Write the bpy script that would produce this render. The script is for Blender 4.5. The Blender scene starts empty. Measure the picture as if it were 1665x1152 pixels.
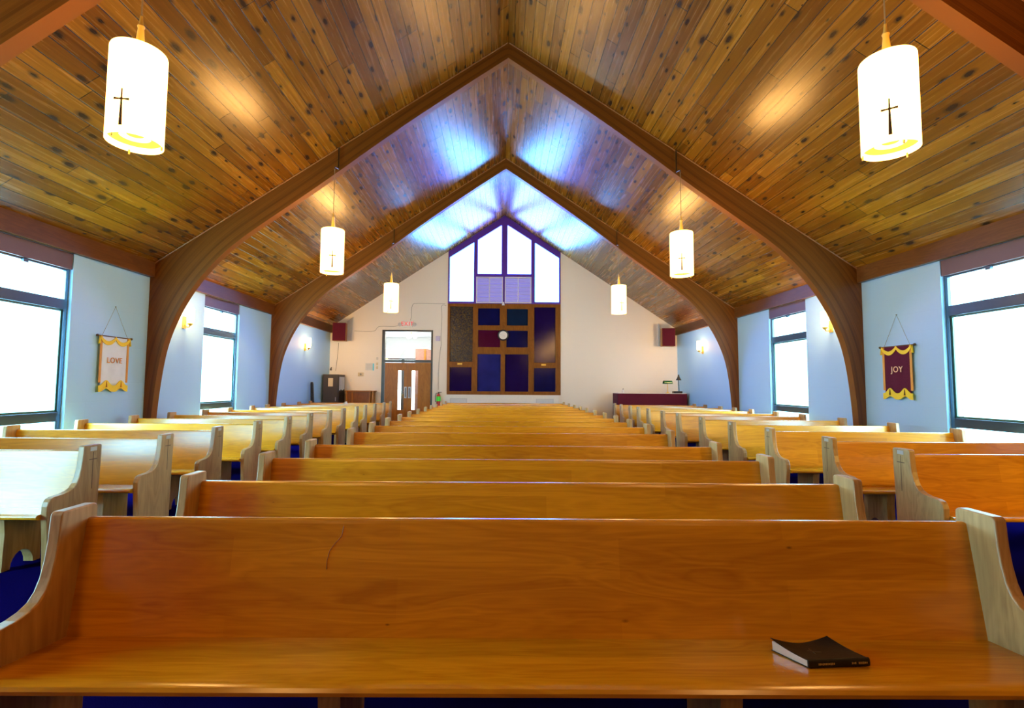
import bpy, bmesh, math, random
from mathutils import Vector, Matrix
from mathutils.geometry import tessellate_polygon

random.seed(7)
S = bpy.context.scene
COL = S.collection
PI = math.pi

# ------------------------------------------------------------------ camera
F_PX, PITCH, YAW, ROLL = 816.4351, 0.064, 0.0048, 0.0069
PPX, PPY = 819.2391, 574.7121
CAM = Vector((-0.0915, 0.0, 1.5))


def cam_ray(a, b):
    c, s = math.cos(ROLL), math.sin(ROLL)
    a, b = c * a + s * b, -s * a + c * b
    xr, u = a / F_PX, -b / F_PX
    c, s = math.cos(PITCH), math.sin(PITCH)
    yr, z = c - s * u, s + c * u
    c, s = math.cos(YAW), math.sin(YAW)
    return Vector((c * xr + s * yr, -s * xr + c * yr, z))


fw = cam_ray(0, 0)
rt = (cam_ray(1, 0) - fw).normalized()
up = (fw - cam_ray(0, 1)).normalized()
cd = bpy.data.cameras.new('camera')
cam = bpy.data.objects.new('camera', cd)
COL.objects.link(cam)
m3 = Matrix((rt, up, -fw.normalized())).transposed()
cam.matrix_world = Matrix.Translation(CAM) @ m3.to_4x4()
cd.sensor_width = 36.0
cd.lens = F_PX / 1665.0 * 36.0
cd.shift_x = (832.5 - PPX) / 1665.0
cd.shift_y = (PPY - 576.0) / 1665.0
cd.clip_start = 0.05
S.camera = cam

# ------------------------------------------------------------------ world, exposure
W = bpy.data.worlds.new('world')
S.world = W
W.use_nodes = True
bgn = W.node_tree.nodes['Background']
bgn.inputs[0].default_value = (0.75, 0.88, 1.0, 1)
bgn.inputs[1].default_value = 1.0
S.view_settings.view_transform = 'Standard'
S.view_settings.look = 'None'
S.view_settings.gamma = 1.0
S.view_settings.exposure = 0.12
S.view_settings.use_curve_mapping = False
S.cycles.use_denoising = True
S.cycles.max_bounces = 8
S.cycles.diffuse_bounces = 5
S.cycles.glossy_bounces = 4
S.cycles.sample_clamp_indirect = 8.0
S.cycles.sample_clamp_direct = 4.6
S.cycles.caustics_reflective = False
S.cycles.caustics_refractive = False

# light levels (radiance of the backlit frosted panes, opal shades, stained panes)
SIDE_L = (20.0, 48.0, 60.0)
SIDE_R = (13.0, 29.0, 36.0)
SHADE = (34.0, 17.5, 5.0)
SCONCE = (210.0, 125.0, 46.0)
STAIN_OUT = (5.0, 17.0, 42.0)
STAIN_IN = (5.0, 8.5, 48.0)

# ------------------------------------------------------------------ node helpers


class NT:
    def __init__(s, name):
        s.m = bpy.data.materials.new(name)
        s.m.use_nodes = True
        s.t = s.m.node_tree
        s.t.nodes.clear()
        s.out = s.t.nodes.new('ShaderNodeOutputMaterial')

    def n(s, typ, ins=None, **kw):
        nd = s.t.nodes.new(typ)
        for k, v in kw.items():
            setattr(nd, k, v)
        for k, v in (ins or {}).items():
            if isinstance(v, tuple) and len(v) == 2 and hasattr(v[0], 'outputs'):
                s.t.links.new(v[0].outputs[v[1]], nd.inputs[k])
            elif hasattr(v, 'outputs'):
                s.t.links.new(v.outputs[0], nd.inputs[k])
            else:
                nd.inputs[k].default_value = v
        return nd

    def math(s, op, a, b=0.0, c=0.0):
        return s.n('ShaderNodeMath', {0: a, 1: b, 2: c}, operation=op)

    def ramp(s, fac, stops):
        r = s.n('ShaderNodeValToRGB', {0: fac})
        el = r.color_ramp.elements
        while len(el) < len(stops):
            el.new(0.5)
        for e, (p, c) in zip(el, stops):
            e.position = p
            e.color = c if len(c) == 4 else (*c, 1)
        return r

    def mix(s, f, a, b, blend='MIX'):
        return s.n('ShaderNodeMix', {0: f, 6: a, 7: b}, data_type='RGBA', blend_type=blend)

    def bsdf(s, **ins):
        names = {'color': 'Base Color', 'rough': 'Roughness', 'metal': 'Metallic', 'normal': 'Normal',
                 'ior': 'IOR', 'spec': 'Specular IOR Level', 'coat': 'Coat Weight', 'coat_rough': 'Coat Roughness',
                 'sheen': 'Sheen Weight'}
        p = s.n('ShaderNodeBsdfPrincipled', {names[k]: v for k, v in ins.items()})
        s.t.links.new(p.outputs[0], s.out.inputs[0])
        return s.m


def c4(c):
    return (*c, 1) if len(c) == 3 else c


def plain(name, color, rough=0.5, metal=0.0, spec=0.5, var=0.06, scale=14.0, bump=0.0):
    t = NT(name)
    tc = t.n('ShaderNodeTexCoord')
    nz = t.n('ShaderNodeTexNoise', {'Vector': (tc, 3), 'Scale': scale, 'Detail': 3.0})
    col = t.mix((nz, 0), c4([max(0, v * (1 - var)) for v in color]), c4([min(1, v * (1 + var)) for v in color]))
    kw = {}
    if bump:
        kw['normal'] = t.n('ShaderNodeBump', {'Height': (nz, 0), 'Strength': bump, 'Distance': 0.01})
    return t.bsdf(color=(col, 2), rough=rough, metal=metal, spec=spec, **kw)


def emit(name, color, rough=0.4):
    t = NT(name)
    e = t.n('ShaderNodeEmission', {0: c4(color), 1: 1.0})
    t.t.links.new(e.outputs[0], t.out.inputs[0])
    return t.m


def ceiling_mat():
    t = NT('varnished_cedar_planks')
    uv = t.n('ShaderNodeUVMap')
    sp = t.n('ShaderNodeSeparateXYZ', {0: uv})
    row = t.math('FLOOR', t.math('DIVIDE', (sp, 1), 0.19))
    wn = t.n('ShaderNodeTexWhiteNoise', {1: row}, noise_dimensions='1D')
    u2 = t.math('ADD', (sp, 0), t.math('MULTIPLY', (wn, 0), 37.0))
    vec = t.n('ShaderNodeCombineXYZ', {0: u2, 1: (sp, 1)})
    br = t.n('ShaderNodeTexBrick', {'Vector': vec, 'Color1': (0, 0, 0, 1), 'Color2': (1, 1, 1, 1), 'Mortar': (0.5, 0.5, 0.5, 1),
                                    'Scale': 1.0, 'Mortar Size': 0.0055, 'Mortar Smooth': 0.2, 'Bias': 0.0,
                                    'Brick Width': 3.3, 'Row Height': 0.19}, offset=0.0, squash=1.0)
    tone = t.ramp((br, 0), [(0.0, (0.120, 0.035, 0.0012)), (0.5, (0.175, 0.056, 0.0022)), (1.0, (0.260, 0.092, 0.005))])
    gv = t.n('ShaderNodeCombineXYZ', {0: t.math('MULTIPLY', u2, 0.9), 1: t.math('MULTIPLY', (sp, 1), 26.0)})
    gr = t.n('ShaderNodeTexNoise', {'Vector': gv, 'Scale': 1.0, 'Detail': 4.0, 'Distortion': 0.6})
    c1 = t.mix(0.75, (tone, 0), (t.ramp((gr, 0), [(0.25, (0.5, 0.42, 0.35)), (0.75, (1.3, 1.3, 1.3))]), 0), 'MULTIPLY')
    kv = t.n('ShaderNodeCombineXYZ', {0: t.math('MULTIPLY', u2, 1.9), 1: t.math('MULTIPLY', (sp, 1), 4.6)})
    vo = t.n('ShaderNodeTexVoronoi', {'Vector': kv, 'Scale': 1.0, 'Randomness': 1.0}, voronoi_dimensions='2D')
    sepc = t.n('ShaderNodeSeparateColor', {0: (vo, 1)})
    size = t.math('MULTIPLY', (sepc, 0), 0.27)
    wob = t.n('ShaderNodeTexNoise', {'Vector': vec, 'Scale': 24.0, 'Detail': 2.0})
    dist = t.math('ADD', (vo, 0), t.math('MULTIPLY', t.math('SUBTRACT', (wob, 0), 0.5), 0.09))
    kn = t.n('ShaderNodeMapRange', {0: dist, 1: t.math('MULTIPLY', size, 0.35), 2: size, 3: 1.0, 4: 0.0})
    c2 = t.mix((kn, 0), (c1, 2), (0.022, 0.008, 0.003, 1))
    c3 = t.mix(t.math('MULTIPLY', (br, 1), 0.93), (c2, 2), (0.008, 0.003, 0.001, 1))
    bmp = t.n('ShaderNodeBump', {'Height': t.math('SUBTRACT', 1.0, (br, 1)), 'Strength': 0.6, 'Distance': 0.006})
    rg = t.n('ShaderNodeMapRange', {0: (gr, 0), 3: 0.21, 4: 0.32})
    return t.bsdf(color=(c3, 2), rough=(rg, 0), normal=bmp, spec=0.55)


def wood(name, dark, light, axis='X', rough=0.3, spec=0.5, boards=None, grain=1.0, coat=0.0, flecks=False):
    """axis: the object axis the grain runs along; boards: (length, width) of glued boards"""
    t = NT(name)
    tc = t.n('ShaderNodeTexCoord')
    oi = t.n('ShaderNodeObjectInfo')
    sp = t.n('ShaderNodeSeparateXYZ', {0: (tc, 3)})
    k = 'XYZ'.index(axis)
    off = t.math('MULTIPLY', (oi, 5), 31.0)
    along = t.math('ADD', (sp, k), off)
    o1, o2 = [i for i in range(3) if i != k]
    vec = t.n('ShaderNodeCombineXYZ', {0: t.math('MULTIPLY', along, 1.1), 1: t.math('MULTIPLY', (sp, o1), 9.0 * grain),
                                       2: t.math('MULTIPLY', (sp, o2), 9.0 * grain)})
    n1 = t.n('ShaderNodeTexNoise', {'Vector': vec, 'Scale': 1.0, 'Detail': 3.0, 'Distortion': 0.7})
    vec2 = t.n('ShaderNodeCombineXYZ', {0: t.math('MULTIPLY', along, 5.0), 1: t.math('MULTIPLY', (sp, o1), 110.0 * grain),
                                        2: t.math('MULTIPLY', (sp, o2), 110.0 * grain)})
    n2 = t.n('ShaderNodeTexNoise', {'Vector': vec2, 'Scale': 1.0, 'Detail': 2.0})
    band = t.math('FRACT', t.math('MULTIPLY', (n1, 0), 7.0))
    tri = t.math('ABSOLUTE', t.math('SUBTRACT', t.math('MULTIPLY', band, 2.0), 1.0))
    f = t.math('ADD', t.math('MULTIPLY', (n1, 0), 0.55), t.math('ADD', t.math('MULTIPLY', tri, 0.22), t.math('MULTIPLY', (n2, 0), 0.35)))
    if boards:
        bv = t.n('ShaderNodeCombineXYZ', {0: along, 1: (sp, o2 if axis == 'X' else o1)})
        br = t.n('ShaderNodeTexBrick', {'Vector': bv, 'Color1': (0, 0, 0, 1), 'Color2': (1, 1, 1, 1), 'Mortar': (0, 0, 0, 1), 'Scale': 1.0,
                                        'Mortar Size': 0.0, 'Brick Width': boards[0], 'Row Height': boards[1]}, offset=0.43)
        f = t.math('ADD', f, t.math('MULTIPLY', t.math('SUBTRACT', (br, 0), 0.5), 0.3))
    col = t.ramp(f, [(0.25, dark), (0.8, light)])
    if flecks:
        fv = t.n('ShaderNodeCombineXYZ', {0: t.math('MULTIPLY', along, 4.0), 1: t.math('MULTIPLY', (sp, o1), 9.0), 2: t.math('MULTIPLY', (sp, o2), 9.0)})
        vo = t.n('ShaderNodeTexVoronoi', {'Vector': fv, 'Scale': 1.0})
        sc = t.n('ShaderNodeSeparateColor', {0: (vo, 1)})
        sz = t.math('MULTIPLY', t.math('POWER', (sc, 0), 6.0), 0.13)
        fk = t.n('ShaderNodeMapRange', {0: (vo, 0), 1: t.math('MULTIPLY', sz, 0.3), 2: sz, 3: 0.75, 4: 0.0})
        col2 = t.mix((fk, 0), (col, 0), (0.06, 0.022, 0.004, 1))
        src = (col2, 2)
    else:
        src = (col, 0)
    bmp = t.n('ShaderNodeBump', {'Height': f, 'Strength': 0.06, 'Distance': 0.004})
    return t.bsdf(color=src, rough=rough, spec=spec, normal=bmp, coat=coat, coat_rough=rough)


def arch_mat():
    t = NT('laminated_arch_timber')
    uv = t.n('ShaderNodeUVMap')
    sp = t.n('ShaderNodeSeparateXYZ', {0: uv})
    lam = t.math('MULTIPLY', (sp, 1), 1 / 0.042)
    fl = t.math('FLOOR', lam)
    wn = t.n('ShaderNodeTexWhiteNoise', {1: fl}, noise_dimensions='1D')
    gv = t.n('ShaderNodeCombineXYZ', {0: t.math('ADD', (sp, 0), t.math('MULTIPLY', (wn, 0), 20.0)), 1: t.math('MULTIPLY', (sp, 1), 60.0)})
    n1 = t.n('ShaderNodeTexNoise', {'Vector': gv, 'Scale': 1.5, 'Detail': 3.0})
    f = t.math('ADD', t.math('MULTIPLY', (wn, 0), 0.4), t.math('MULTIPLY', (n1, 0), 0.6))
    col = t.ramp(f, [(0.2, (0.088, 0.023, 0.002)), (0.8, (0.170, 0.049, 0.005))])
    fr = t.math('FRACT', lam)
    ln = t.n('ShaderNodeMapRange', {0: t.math('ABSOLUTE', t.math('SUBTRACT', fr, 0.5)), 1: 0.44, 2: 0.5, 3: 0.0, 4: 0.35})
    c2 = t.mix((ln, 0), (col, 0), (0.21, 0.075, 0.015, 1))
    return t.bsdf(color=(c2, 2), rough=0.38, spec=0.18)


def wall_mat(name, c):
    t = NT(name)
    uv = t.n('ShaderNodeUVMap')
    br = t.n('ShaderNodeTexBrick', {'Vector': uv, 'Color1': (1, 1, 1, 1), 'Color2': (0.97, 0.97, 0.97, 1), 'Mortar': (0, 0, 0, 1), 'Scale': 1.0,
                                    'Mortar Size': 0.006, 'Mortar Smooth': 0.6, 'Brick Width': 0.6, 'Row Height': 0.3}, offset=0.5)
    nz = t.n('ShaderNodeTexNoise', {'Vector': uv, 'Scale': 40.0, 'Detail': 3.0})
    h = t.math('ADD', t.math('SUBTRACT', 1.0, (br, 1)), t.math('MULTIPLY', (nz, 0), 0.12))
    bmp = t.n('ShaderNodeBump', {'Height': h, 'Strength': 0.18, 'Distance': 0.006})
    col = t.mix(t.math('MULTIPLY', (br, 1), 0.06), c4(c), c4([v * 0.75 for v in c]))
    return t.bsdf(color=(col, 2), rough=0.38, spec=0.4, normal=bmp)


def carpet_mat():
    t = NT('blue_carpet')
    tc = t.n('ShaderNodeTexCoord')
    n1 = t.n('ShaderNodeTexNoise', {'Vector': (tc, 3), 'Scale': 180.0, 'Detail': 2.0})
    n2 = t.n('ShaderNodeTexNoise', {'Vector': (tc, 3), 'Scale': 3.0, 'Detail': 2.0})
    c = t.mix((n1, 0), (0.0012, 0.0008, 0.022, 1), (0.0035, 0.0025, 0.065, 1))
    c2 = t.mix(t.math('MULTIPLY', (n2, 0), 0.35), (c, 2), (0.006, 0.002, 0.04, 1))
    bmp = t.n('ShaderNodeBump', {'Height': (n1, 0), 'Strength': 0.4, 'Distance': 0.01})
    return t.bsdf(color=(c2, 2), rough=1.0, spec=0.0, normal=bmp)


def dark_glass(name, c, c2, rough=0.08, bump=0.12):
    t = NT(name)
    tc = t.n('ShaderNodeTexCoord')
    n1 = t.n('ShaderNodeTexNoise', {'Vector': (tc, 3), 'Scale': 19.0 if bump > 0.5 else 28.0, 'Detail': 3.0, 'Distortion': 0.8})
    n2 = t.n('ShaderNodeTexNoise', {'Vector': (tc, 3), 'Scale': 2.2, 'Detail': 2.0})
    col = t.mix(t.n('ShaderNodeMapRange', {0: (n1, 0), 1: 0.42, 2: 0.68}) if bump > 0.5 else (n2, 0), c4(c), c4(c2))
    bmp = t.n('ShaderNodeBump', {'Height': (n1, 0), 'Strength': bump, 'Distance': 0.01})
    return t.bsdf(color=(col, 2), rough=rough, spec=0.22, normal=bmp)


def clear_glass():
    t = NT('clear_glass')
    a = t.n('ShaderNodeBsdfTransparent', {0: (0.93, 0.97, 0.96, 1)})
    b = t.n('ShaderNodeBsdfGlossy', {0: (1, 1, 1, 1), 'Roughness': 0.02})
    m = t.n('ShaderNodeMixShader', {0: 0.07, 1: a, 2: b})
    t.t.links.new(m.outputs[0], t.out.inputs[0])
    return t.m


OAK_D, OAK_L = (0.40, 0.142, 0.002), (0.64, 0.272, 0.007)
M = {}
M['ceiling'] = ceiling_mat()
M['arch'] = arch_mat()
M['wall'] = wall_mat('pale_blue_block_wall', (0.345, 0.61, 0.93))
M['wall_cream'] = wall_mat('cream_block_wall', (0.84, 0.80, 0.76))
M['carpet'] = carpet_mat()
M['oak'] = wood('honey_oak_boards', OAK_D, OAK_L, 'X', 0.22, 0.8, (1.7, 0.165), flecks=True)
M['oak_seat'] = wood('honey_oak_seat', OAK_D, OAK_L, 'X', 0.2, 0.6, None, 0.9)
M['oak_end'] = wood('honey_oak_end', (0.25, 0.125, 0.04), (0.48, 0.29, 0.12), 'Z', 0.33, 0.5, (4.0, 0.12), 0.8)
M['trim'] = wood('brown_trim', (0.07, 0.020, 0.004), (0.135, 0.043, 0.009), 'Y', 0.4, 0.15, None, 0.8)
M['trim_x'] = wood('brown_trim_gable', (0.17, 0.055, 0.014), (0.32, 0.12, 0.03), 'X', 0.4, 0.4, None, 0.8)
M['trim_z'] = wood('brown_stile', (0.12, 0.034, 0.005), (0.24, 0.074, 0.010), 'Z', 0.35, 0.15, None, 0.8)
M['added_panelling'] = wood('unseen_brown_panelling', (0.13, 0.045, 0.008), (0.28, 0.11, 0.02), 'Z', 0.5, 0.3, (3.0, 0.2), 0.6)  # wood added out of view so the pew fronts mirror brown
M['header'] = plain('mauve_brown_header', (0.085, 0.030, 0.028), 0.5)
M['frame'] = plain('bronze_window_frame', (0.014, 0.030, 0.050), 0.3, 0.2)
M['sash'] = plain('green_sash', (0.025, 0.075, 0.055), 0.3, 0.2)
M['peach'] = plain('peach_lettering', (0.85, 0.55, 0.32), 0.6)
M['bloom_violet'] = plain('tracery_violet_bloom', (0.075, 0.015, 0.26), 0.4)  # violet bloom from the bright panes put into the frame colour
M['door'] = wood('walnut_door', (0.20, 0.062, 0.007), (0.40, 0.145, 0.018), 'Z', 0.35, 0.15, None, 0.7)
M['black'] = plain('black_paint', (0.012, 0.011, 0.013), 0.4)
M['dark'] = plain('dark_brown_grey', (0.045, 0.036, 0.032), 0.5)
M['white'] = plain('white_paint', (0.78, 0.78, 0.78), 0.45)
M['grey'] = plain('light_grey', (0.55, 0.55, 0.58), 0.5)
M['pane_l'] = emit('daylit_frosted_glass', SIDE_L)
M['pane_r'] = emit('daylit_frosted_glass_pale', SIDE_R)
M['shade'] = emit('opal_shade', SHADE)
M['louver_disc'] = emit('yellow_diffuser', (1.6, 1.05, 0.12))
M['louver_ring'] = emit('pale_diffuser_ring', (2.2, 1.9, 0.9))
M['sconce'] = emit('sconce_glass', SCONCE)
M['stain_out'] = emit('daylit_cyan_glass', STAIN_OUT)
M['stain_in'] = emit('daylit_violet_glass', STAIN_IN)
M['louver_pane'] = emit('daylit_louver_backing', (0.35, 0.33, 0.9))
M['brass'] = plain('brass', (0.80, 0.50, 0.10), 0.3, 0.55)
M['gold'] = plain('gold_fringe', (0.72, 0.48, 0.02), 0.7, 0.0, 0.3, 0.2, 60, 0.3)
M['ochre'] = plain('ochre_ribbon', (0.55, 0.22, 0.02), 0.7)
M['bronze'] = plain('bronze_emblem', (0.09, 0.04, 0.012), 0.4, 0.5)
M['cord'] = plain('pendant_cord', (0.22, 0.13, 0.05), 0.5)
M['wire'] = plain('grey_wire', (0.25, 0.24, 0.24), 0.6)
M['maroon'] = plain('maroon_cloth', (0.075, 0.004, 0.016), 0.85, 0, 0.2, 0.25, 40, 0.2)
M['ivory'] = plain('white_cloth', (0.64, 0.73, 0.80), 0.85, 0, 0.2)
M['navy'] = dark_glass('navy_glass', (0.002, 0.002, 0.02), (0.004, 0.006, 0.07))
M['indigo'] = dark_glass('indigo_glass', (0.006, 0.001, 0.025), (0.010, 0.003, 0.055))
M['teal'] = dark_glass('teal_glass', (0.002, 0.008, 0.025), (0.004, 0.016, 0.045))
M['amber_glint'] = dark_glass('navy_glass_amber_glints', (0.006, 0.006, 0.02), (0.08, 0.052, 0.012), 0.15, 0.9)  # dark pane, golden lamp reflections painted in as mottling
M['plum'] = dark_glass('plum_glass', (0.045, 0.001, 0.008), (0.07, 0.003, 0.03))
M['blue'] = dark_glass('blue_glass', (0.006, 0.008, 0.06), (0.02, 0.02, 0.16), 0.06, 0.1)
M['glass'] = clear_glass()
M['red'] = plain('red_enamel', (0.45, 0.012, 0.015), 0.3)
M['exit_red'] = emit('exit_red_letters', (1.0, 0.04, 0.06))
M['green'] = plain('green_label', (0.05, 0.65, 0.03), 0.4)
M['green_shade'] = plain('green_glass_shade', (0.01, 0.10, 0.03), 0.12)
M['cyan'] = plain('cyan_paper', (0.12, 0.60, 0.80), 0.6)
M['paper'] = plain('notice_paper', (0.66, 0.68, 0.70), 0.7)
M['pages'] = plain('book_pages', (0.90, 0.95, 0.97), 0.6, 0, 0.4, 0.05, 90)
M['leather'] = plain('black_book_leather', (0.009, 0.006, 0.005), 0.5, 0, 0.25, 0.2, 120, 0.08)
M['gilt'] = plain('gilt_print', (0.45, 0.34, 0.16), 0.4, 0.6)
M['emboss'] = plain('embossed_leather', (0.05, 0.03, 0.018), 0.5)
M['plate'] = plain('aluminium_plate', (0.55, 0.58, 0.62), 0.3, 0.7)
M['engrave'] = plain('engraved_wood', (0.09, 0.04, 0.014), 0.6)
M['salmon'] = plain('salmon_brick', (0.27, 0.13, 0.10), 0.8)
M['lobby'] = plain('lobby_paint', (0.90, 0.92, 0.92), 0.6)
M['lobby_glass'] = emit('lobby_daylight_glass', (9.0, 9.5, 10.0))
M['lobby_globe'] = emit('lobby_globe', (420.0, 400.0, 360.0))
M['clockface'] = plain('clock_face', (0.80, 0.80, 0.80), 0.4)
M['lavender'] = plain('lavender_plastic', (0.52, 0.46, 0.68), 0.5)
M['vent_white'] = plain('vent_enamel', (0.70, 0.68, 0.80), 0.4)
M['beige'] = plain('beige_plastic', (0.62, 0.52, 0.36), 0.5)

# ------------------------------------------------------------------ object helpers


def mesh_obj(name, bm, mat, parent=None, smooth=False, bevel=0.0, autosmooth=False):
    bmesh.ops.remove_doubles(bm, verts=bm.verts, dist=1e-6)
    bmesh.ops.recalc_face_normals(bm, faces=bm.faces)
    if smooth:
        for f in bm.faces:
            f.smooth = True
    me = bpy.data.meshes.new(name)
    bm.to_mesh(me)
    bm.free()
    mats = mat if isinstance(mat, (list, tuple)) else [mat]
    for m in mats:
        me.materials.append(M[m])
    o = bpy.data.objects.new(name, me)
    COL.objects.link(o)
    if parent:
        o.parent = parent
    if smooth and autosmooth:
        me.set_sharp_from_angle(angle=math.radians(38))
    if bevel:
        b = o.modifiers.new('bevel', 'BEVEL')
        b.width = bevel
        b.segments = 2
        b.limit_method = 'ANGLE'
        b.angle_limit = math.radians(40)
    return o


def box(bm, x0, x1, y0, y1, z0, z1, mi=0):
    v = [bm.verts.new((x, y, z)) for x in (x0, x1) for y in (y0, y1) for z in (z0, z1)]
    for q in ((0, 1, 3, 2), (4, 6, 7, 5), (0, 4, 5, 1), (2, 3, 7, 6), (0, 2, 6, 4), (1, 5, 7, 3)):
        f = bm.faces.new([v[i] for i in q])
        f.material_index = mi
    return v


def boxobj(name, mat, b, parent=None, bevel=0.0):
    bm = bmesh.new()
    box(bm, *b)
    return mesh_obj(name, bm, mat, parent, bevel=bevel)


def tube(bm, pts, r, seg=10, cap=True):
    """round tube along points; r is one radius or a list"""
    pts = [Vector(p) for p in pts]
    rs = r if isinstance(r, (list, tuple)) else [r] * len(pts)
    rings = []
    prev = None
    for i, p in enumerate(pts):
        d = (pts[min(i + 1, len(pts) - 1)] - pts[max(i - 1, 0)]).normalized()
        if prev is None:
            a = Vector((0, 0, 1)) if abs(d.z) < 0.9 else Vector((1, 0, 0))
            u = d.cross(a).normalized()
        else:
            u = (prev - d * prev.dot(d)).normalized()
        prev = u
        w = d.cross(u)
        rings.append([bm.verts.new(p + (u * math.cos(2 * PI * k / seg) + w * math.sin(2 * PI * k / seg)) * rs[i]) for k in range(seg)])
    for a, b in zip(rings, rings[1:]):
        for k in range(seg):
            bm.faces.new((a[k], a[(k + 1) % seg], b[(k + 1) % seg], b[k]))
    if cap:
        bm.faces.new(rings[0][::-1])
        bm.faces.new(rings[-1])


def lathe(bm, prof, seg=32, c=(0, 0, 0), axis='Z', close=False):
    """prof: list of (radius, height)"""
    rings = []
    for r, h in prof:
        ring = []
        for k in range(seg):
            a = 2 * PI * k / seg
            p = (r * math.cos(a), r * math.sin(a), h)
            if axis == 'Y':
                p = (p[0], p[2], p[1])
            elif axis == 'X':
                p = (p[2], p[0], p[1])
            ring.append(bm.verts.new((p[0] + c[0], p[1] + c[1], p[2] + c[2])))
        rings.append(ring)
    pairs = list(zip(rings, rings[1:]))
    if close:
        pairs.append((rings[-1], rings[0]))
    for a, b in pairs:
        for k in range(seg):
            bm.faces.new((a[k], a[(k + 1) % seg], b[(k + 1) % seg], b[k]))
    if not close:
        bm.faces.new(rings[0][::-1])
        bm.faces.new(rings[-1])


def poly_plate(bm, outer, holes, f3, w0, w1, uvl=None, mi=0):
    """flat polygon with holes in (u,v), given depth w0..w1; f3(u,v,w) -> xyz"""
    loops = [outer] + list(holes)
    tris = tessellate_polygon([[Vector((u, v, 0)) for u, v in lp] for lp in loops])
    flat = [p for lp in loops for p in lp]
    A = [bm.verts.new(f3(u, v, w0)) for u, v in flat]
    B = [bm.verts.new(f3(u, v, w1)) for u, v in flat]
    fs = []

    def face(vs, uvs):
        try:
            f = bm.faces.new(vs)
        except ValueError:
            return
        f.material_index = mi
        if uvl:
            for l, q in zip(f.loops, uvs):
                l[uvl].uv = q
        fs.append(f)
    for t in tris:
        face([A[i] for i in t], [flat[i] for i in t])
        face([B[i] for i in reversed(t)], [flat[i] for i in reversed(t)])
    k = 0
    for lp in loops:
        n = len(lp)
        for i in range(n):
            j = (i + 1) % n
            face([A[k + i], A[k + j], B[k + j], B[k + i]], [flat[k + i], flat[k + j], flat[k + j], flat[k + i]])
        k += n
    return fs


XZ = lambda u, v, w: (u, w, v)       # plate facing along y
YZ = lambda u, v, w: (w, u, v)       # plate facing along x


def plate_obj(name, mat, outer, f3, w0, w1, parent=None, holes=(), bevel=0.0, uv=False):
    bm = bmesh.new()
    uvl = bm.loops.layers.uv.new('UVMap') if uv else None
    poly_plate(bm, outer, holes, f3, w0, w1, uvl)
    return mesh_obj(name, bm, mat, parent, bevel=bevel)


def rect(u0, u1, v0, v1):
    return [(u0, v0), (u1, v0), (u1, v1), (u0, v1)]


def thing(name, label, cat, loc=(0, 0, 0), rotz=0.0, group=None):
    o = bpy.data.objects.new(name, None)
    o.empty_display_size = 0.1
    COL.objects.link(o)
    o.location = loc
    o.rotation_euler = (0, 0, rotz)
    tag(o, label, cat, group)
    return o


def tag(o, label, cat, group=None):
    o['label'] = label
    o['category'] = cat
    if group:
        o['group'] = group
    return o


def struct(o):
    o['kind'] = 'structure'
    return o


def sempty(name):
    o = bpy.data.objects.new(name, None)
    o.empty_display_size = 0.1
    COL.objects.link(o)
    return struct(o)


def dup(root, label):
    r = root.copy()
    COL.objects.link(r)
    r['label'] = label
    for ch in list(root.children):
        c = ch.copy()
        COL.objects.link(c)
        c.parent = r
        for g in list(ch.children):
            d = g.copy()
            COL.objects.link(d)
            d.parent = c
    return r


def text_mesh(name, body, size, mat, parent, mtx, depth=0.002, bold=0.0):
    cu = bpy.data.curves.new(name, 'FONT')
    cu.body = body
    cu.size = size
    cu.align_x = 'CENTER'
    cu.align_y = 'CENTER'
    cu.extrude = depth
    cu.offset = bold
    cu.space_character = 1.12
    tmp = bpy.data.objects.new(name + '_tmp', cu)
    COL.objects.link(tmp)
    dg = bpy.context.evaluated_depsgraph_get()
    dg.update()
    me = bpy.data.meshes.new_from_object(tmp.evaluated_get(dg))
    bpy.data.objects.remove(tmp)
    me.materials.clear()
    me.materials.append(M[mat])
    me.transform(mtx)
    o = bpy.data.objects.new(name, me)
    COL.objects.link(o)
    o.parent = parent
    return o


def frame_mtx(origin, xdir, ydir):
    x, y = Vector(xdir), Vector(ydir)
    z = x.cross(y)
    m = Matrix((x, y, z)).transposed().to_4x4()
    m.translation = Vector(origin)
    return m


# ------------------------------------------------------------------ room shell
HW, D, Y0 = 6.5, 18.75, -6.2
ZE, ZR = 3.645, 7.967
SL = (ZR - ZE) / HW
ARCH_Y = (4.23, 9.07, 13.91)
WIN_Z0 = 0.34
HEAD0, HEAD1 = 3.18, 3.42


def roof_z(x):
    return ZR - SL * abs(x)


# floor (nave and lobby beyond the doors)
bm = bmesh.new()
box(bm, -HW - 0.3, HW + 0.3, Y0 - 0.3, D + 0.2, -0.12, 0.0)
struct(mesh_obj('floor', bm, 'carpet'))

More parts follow.
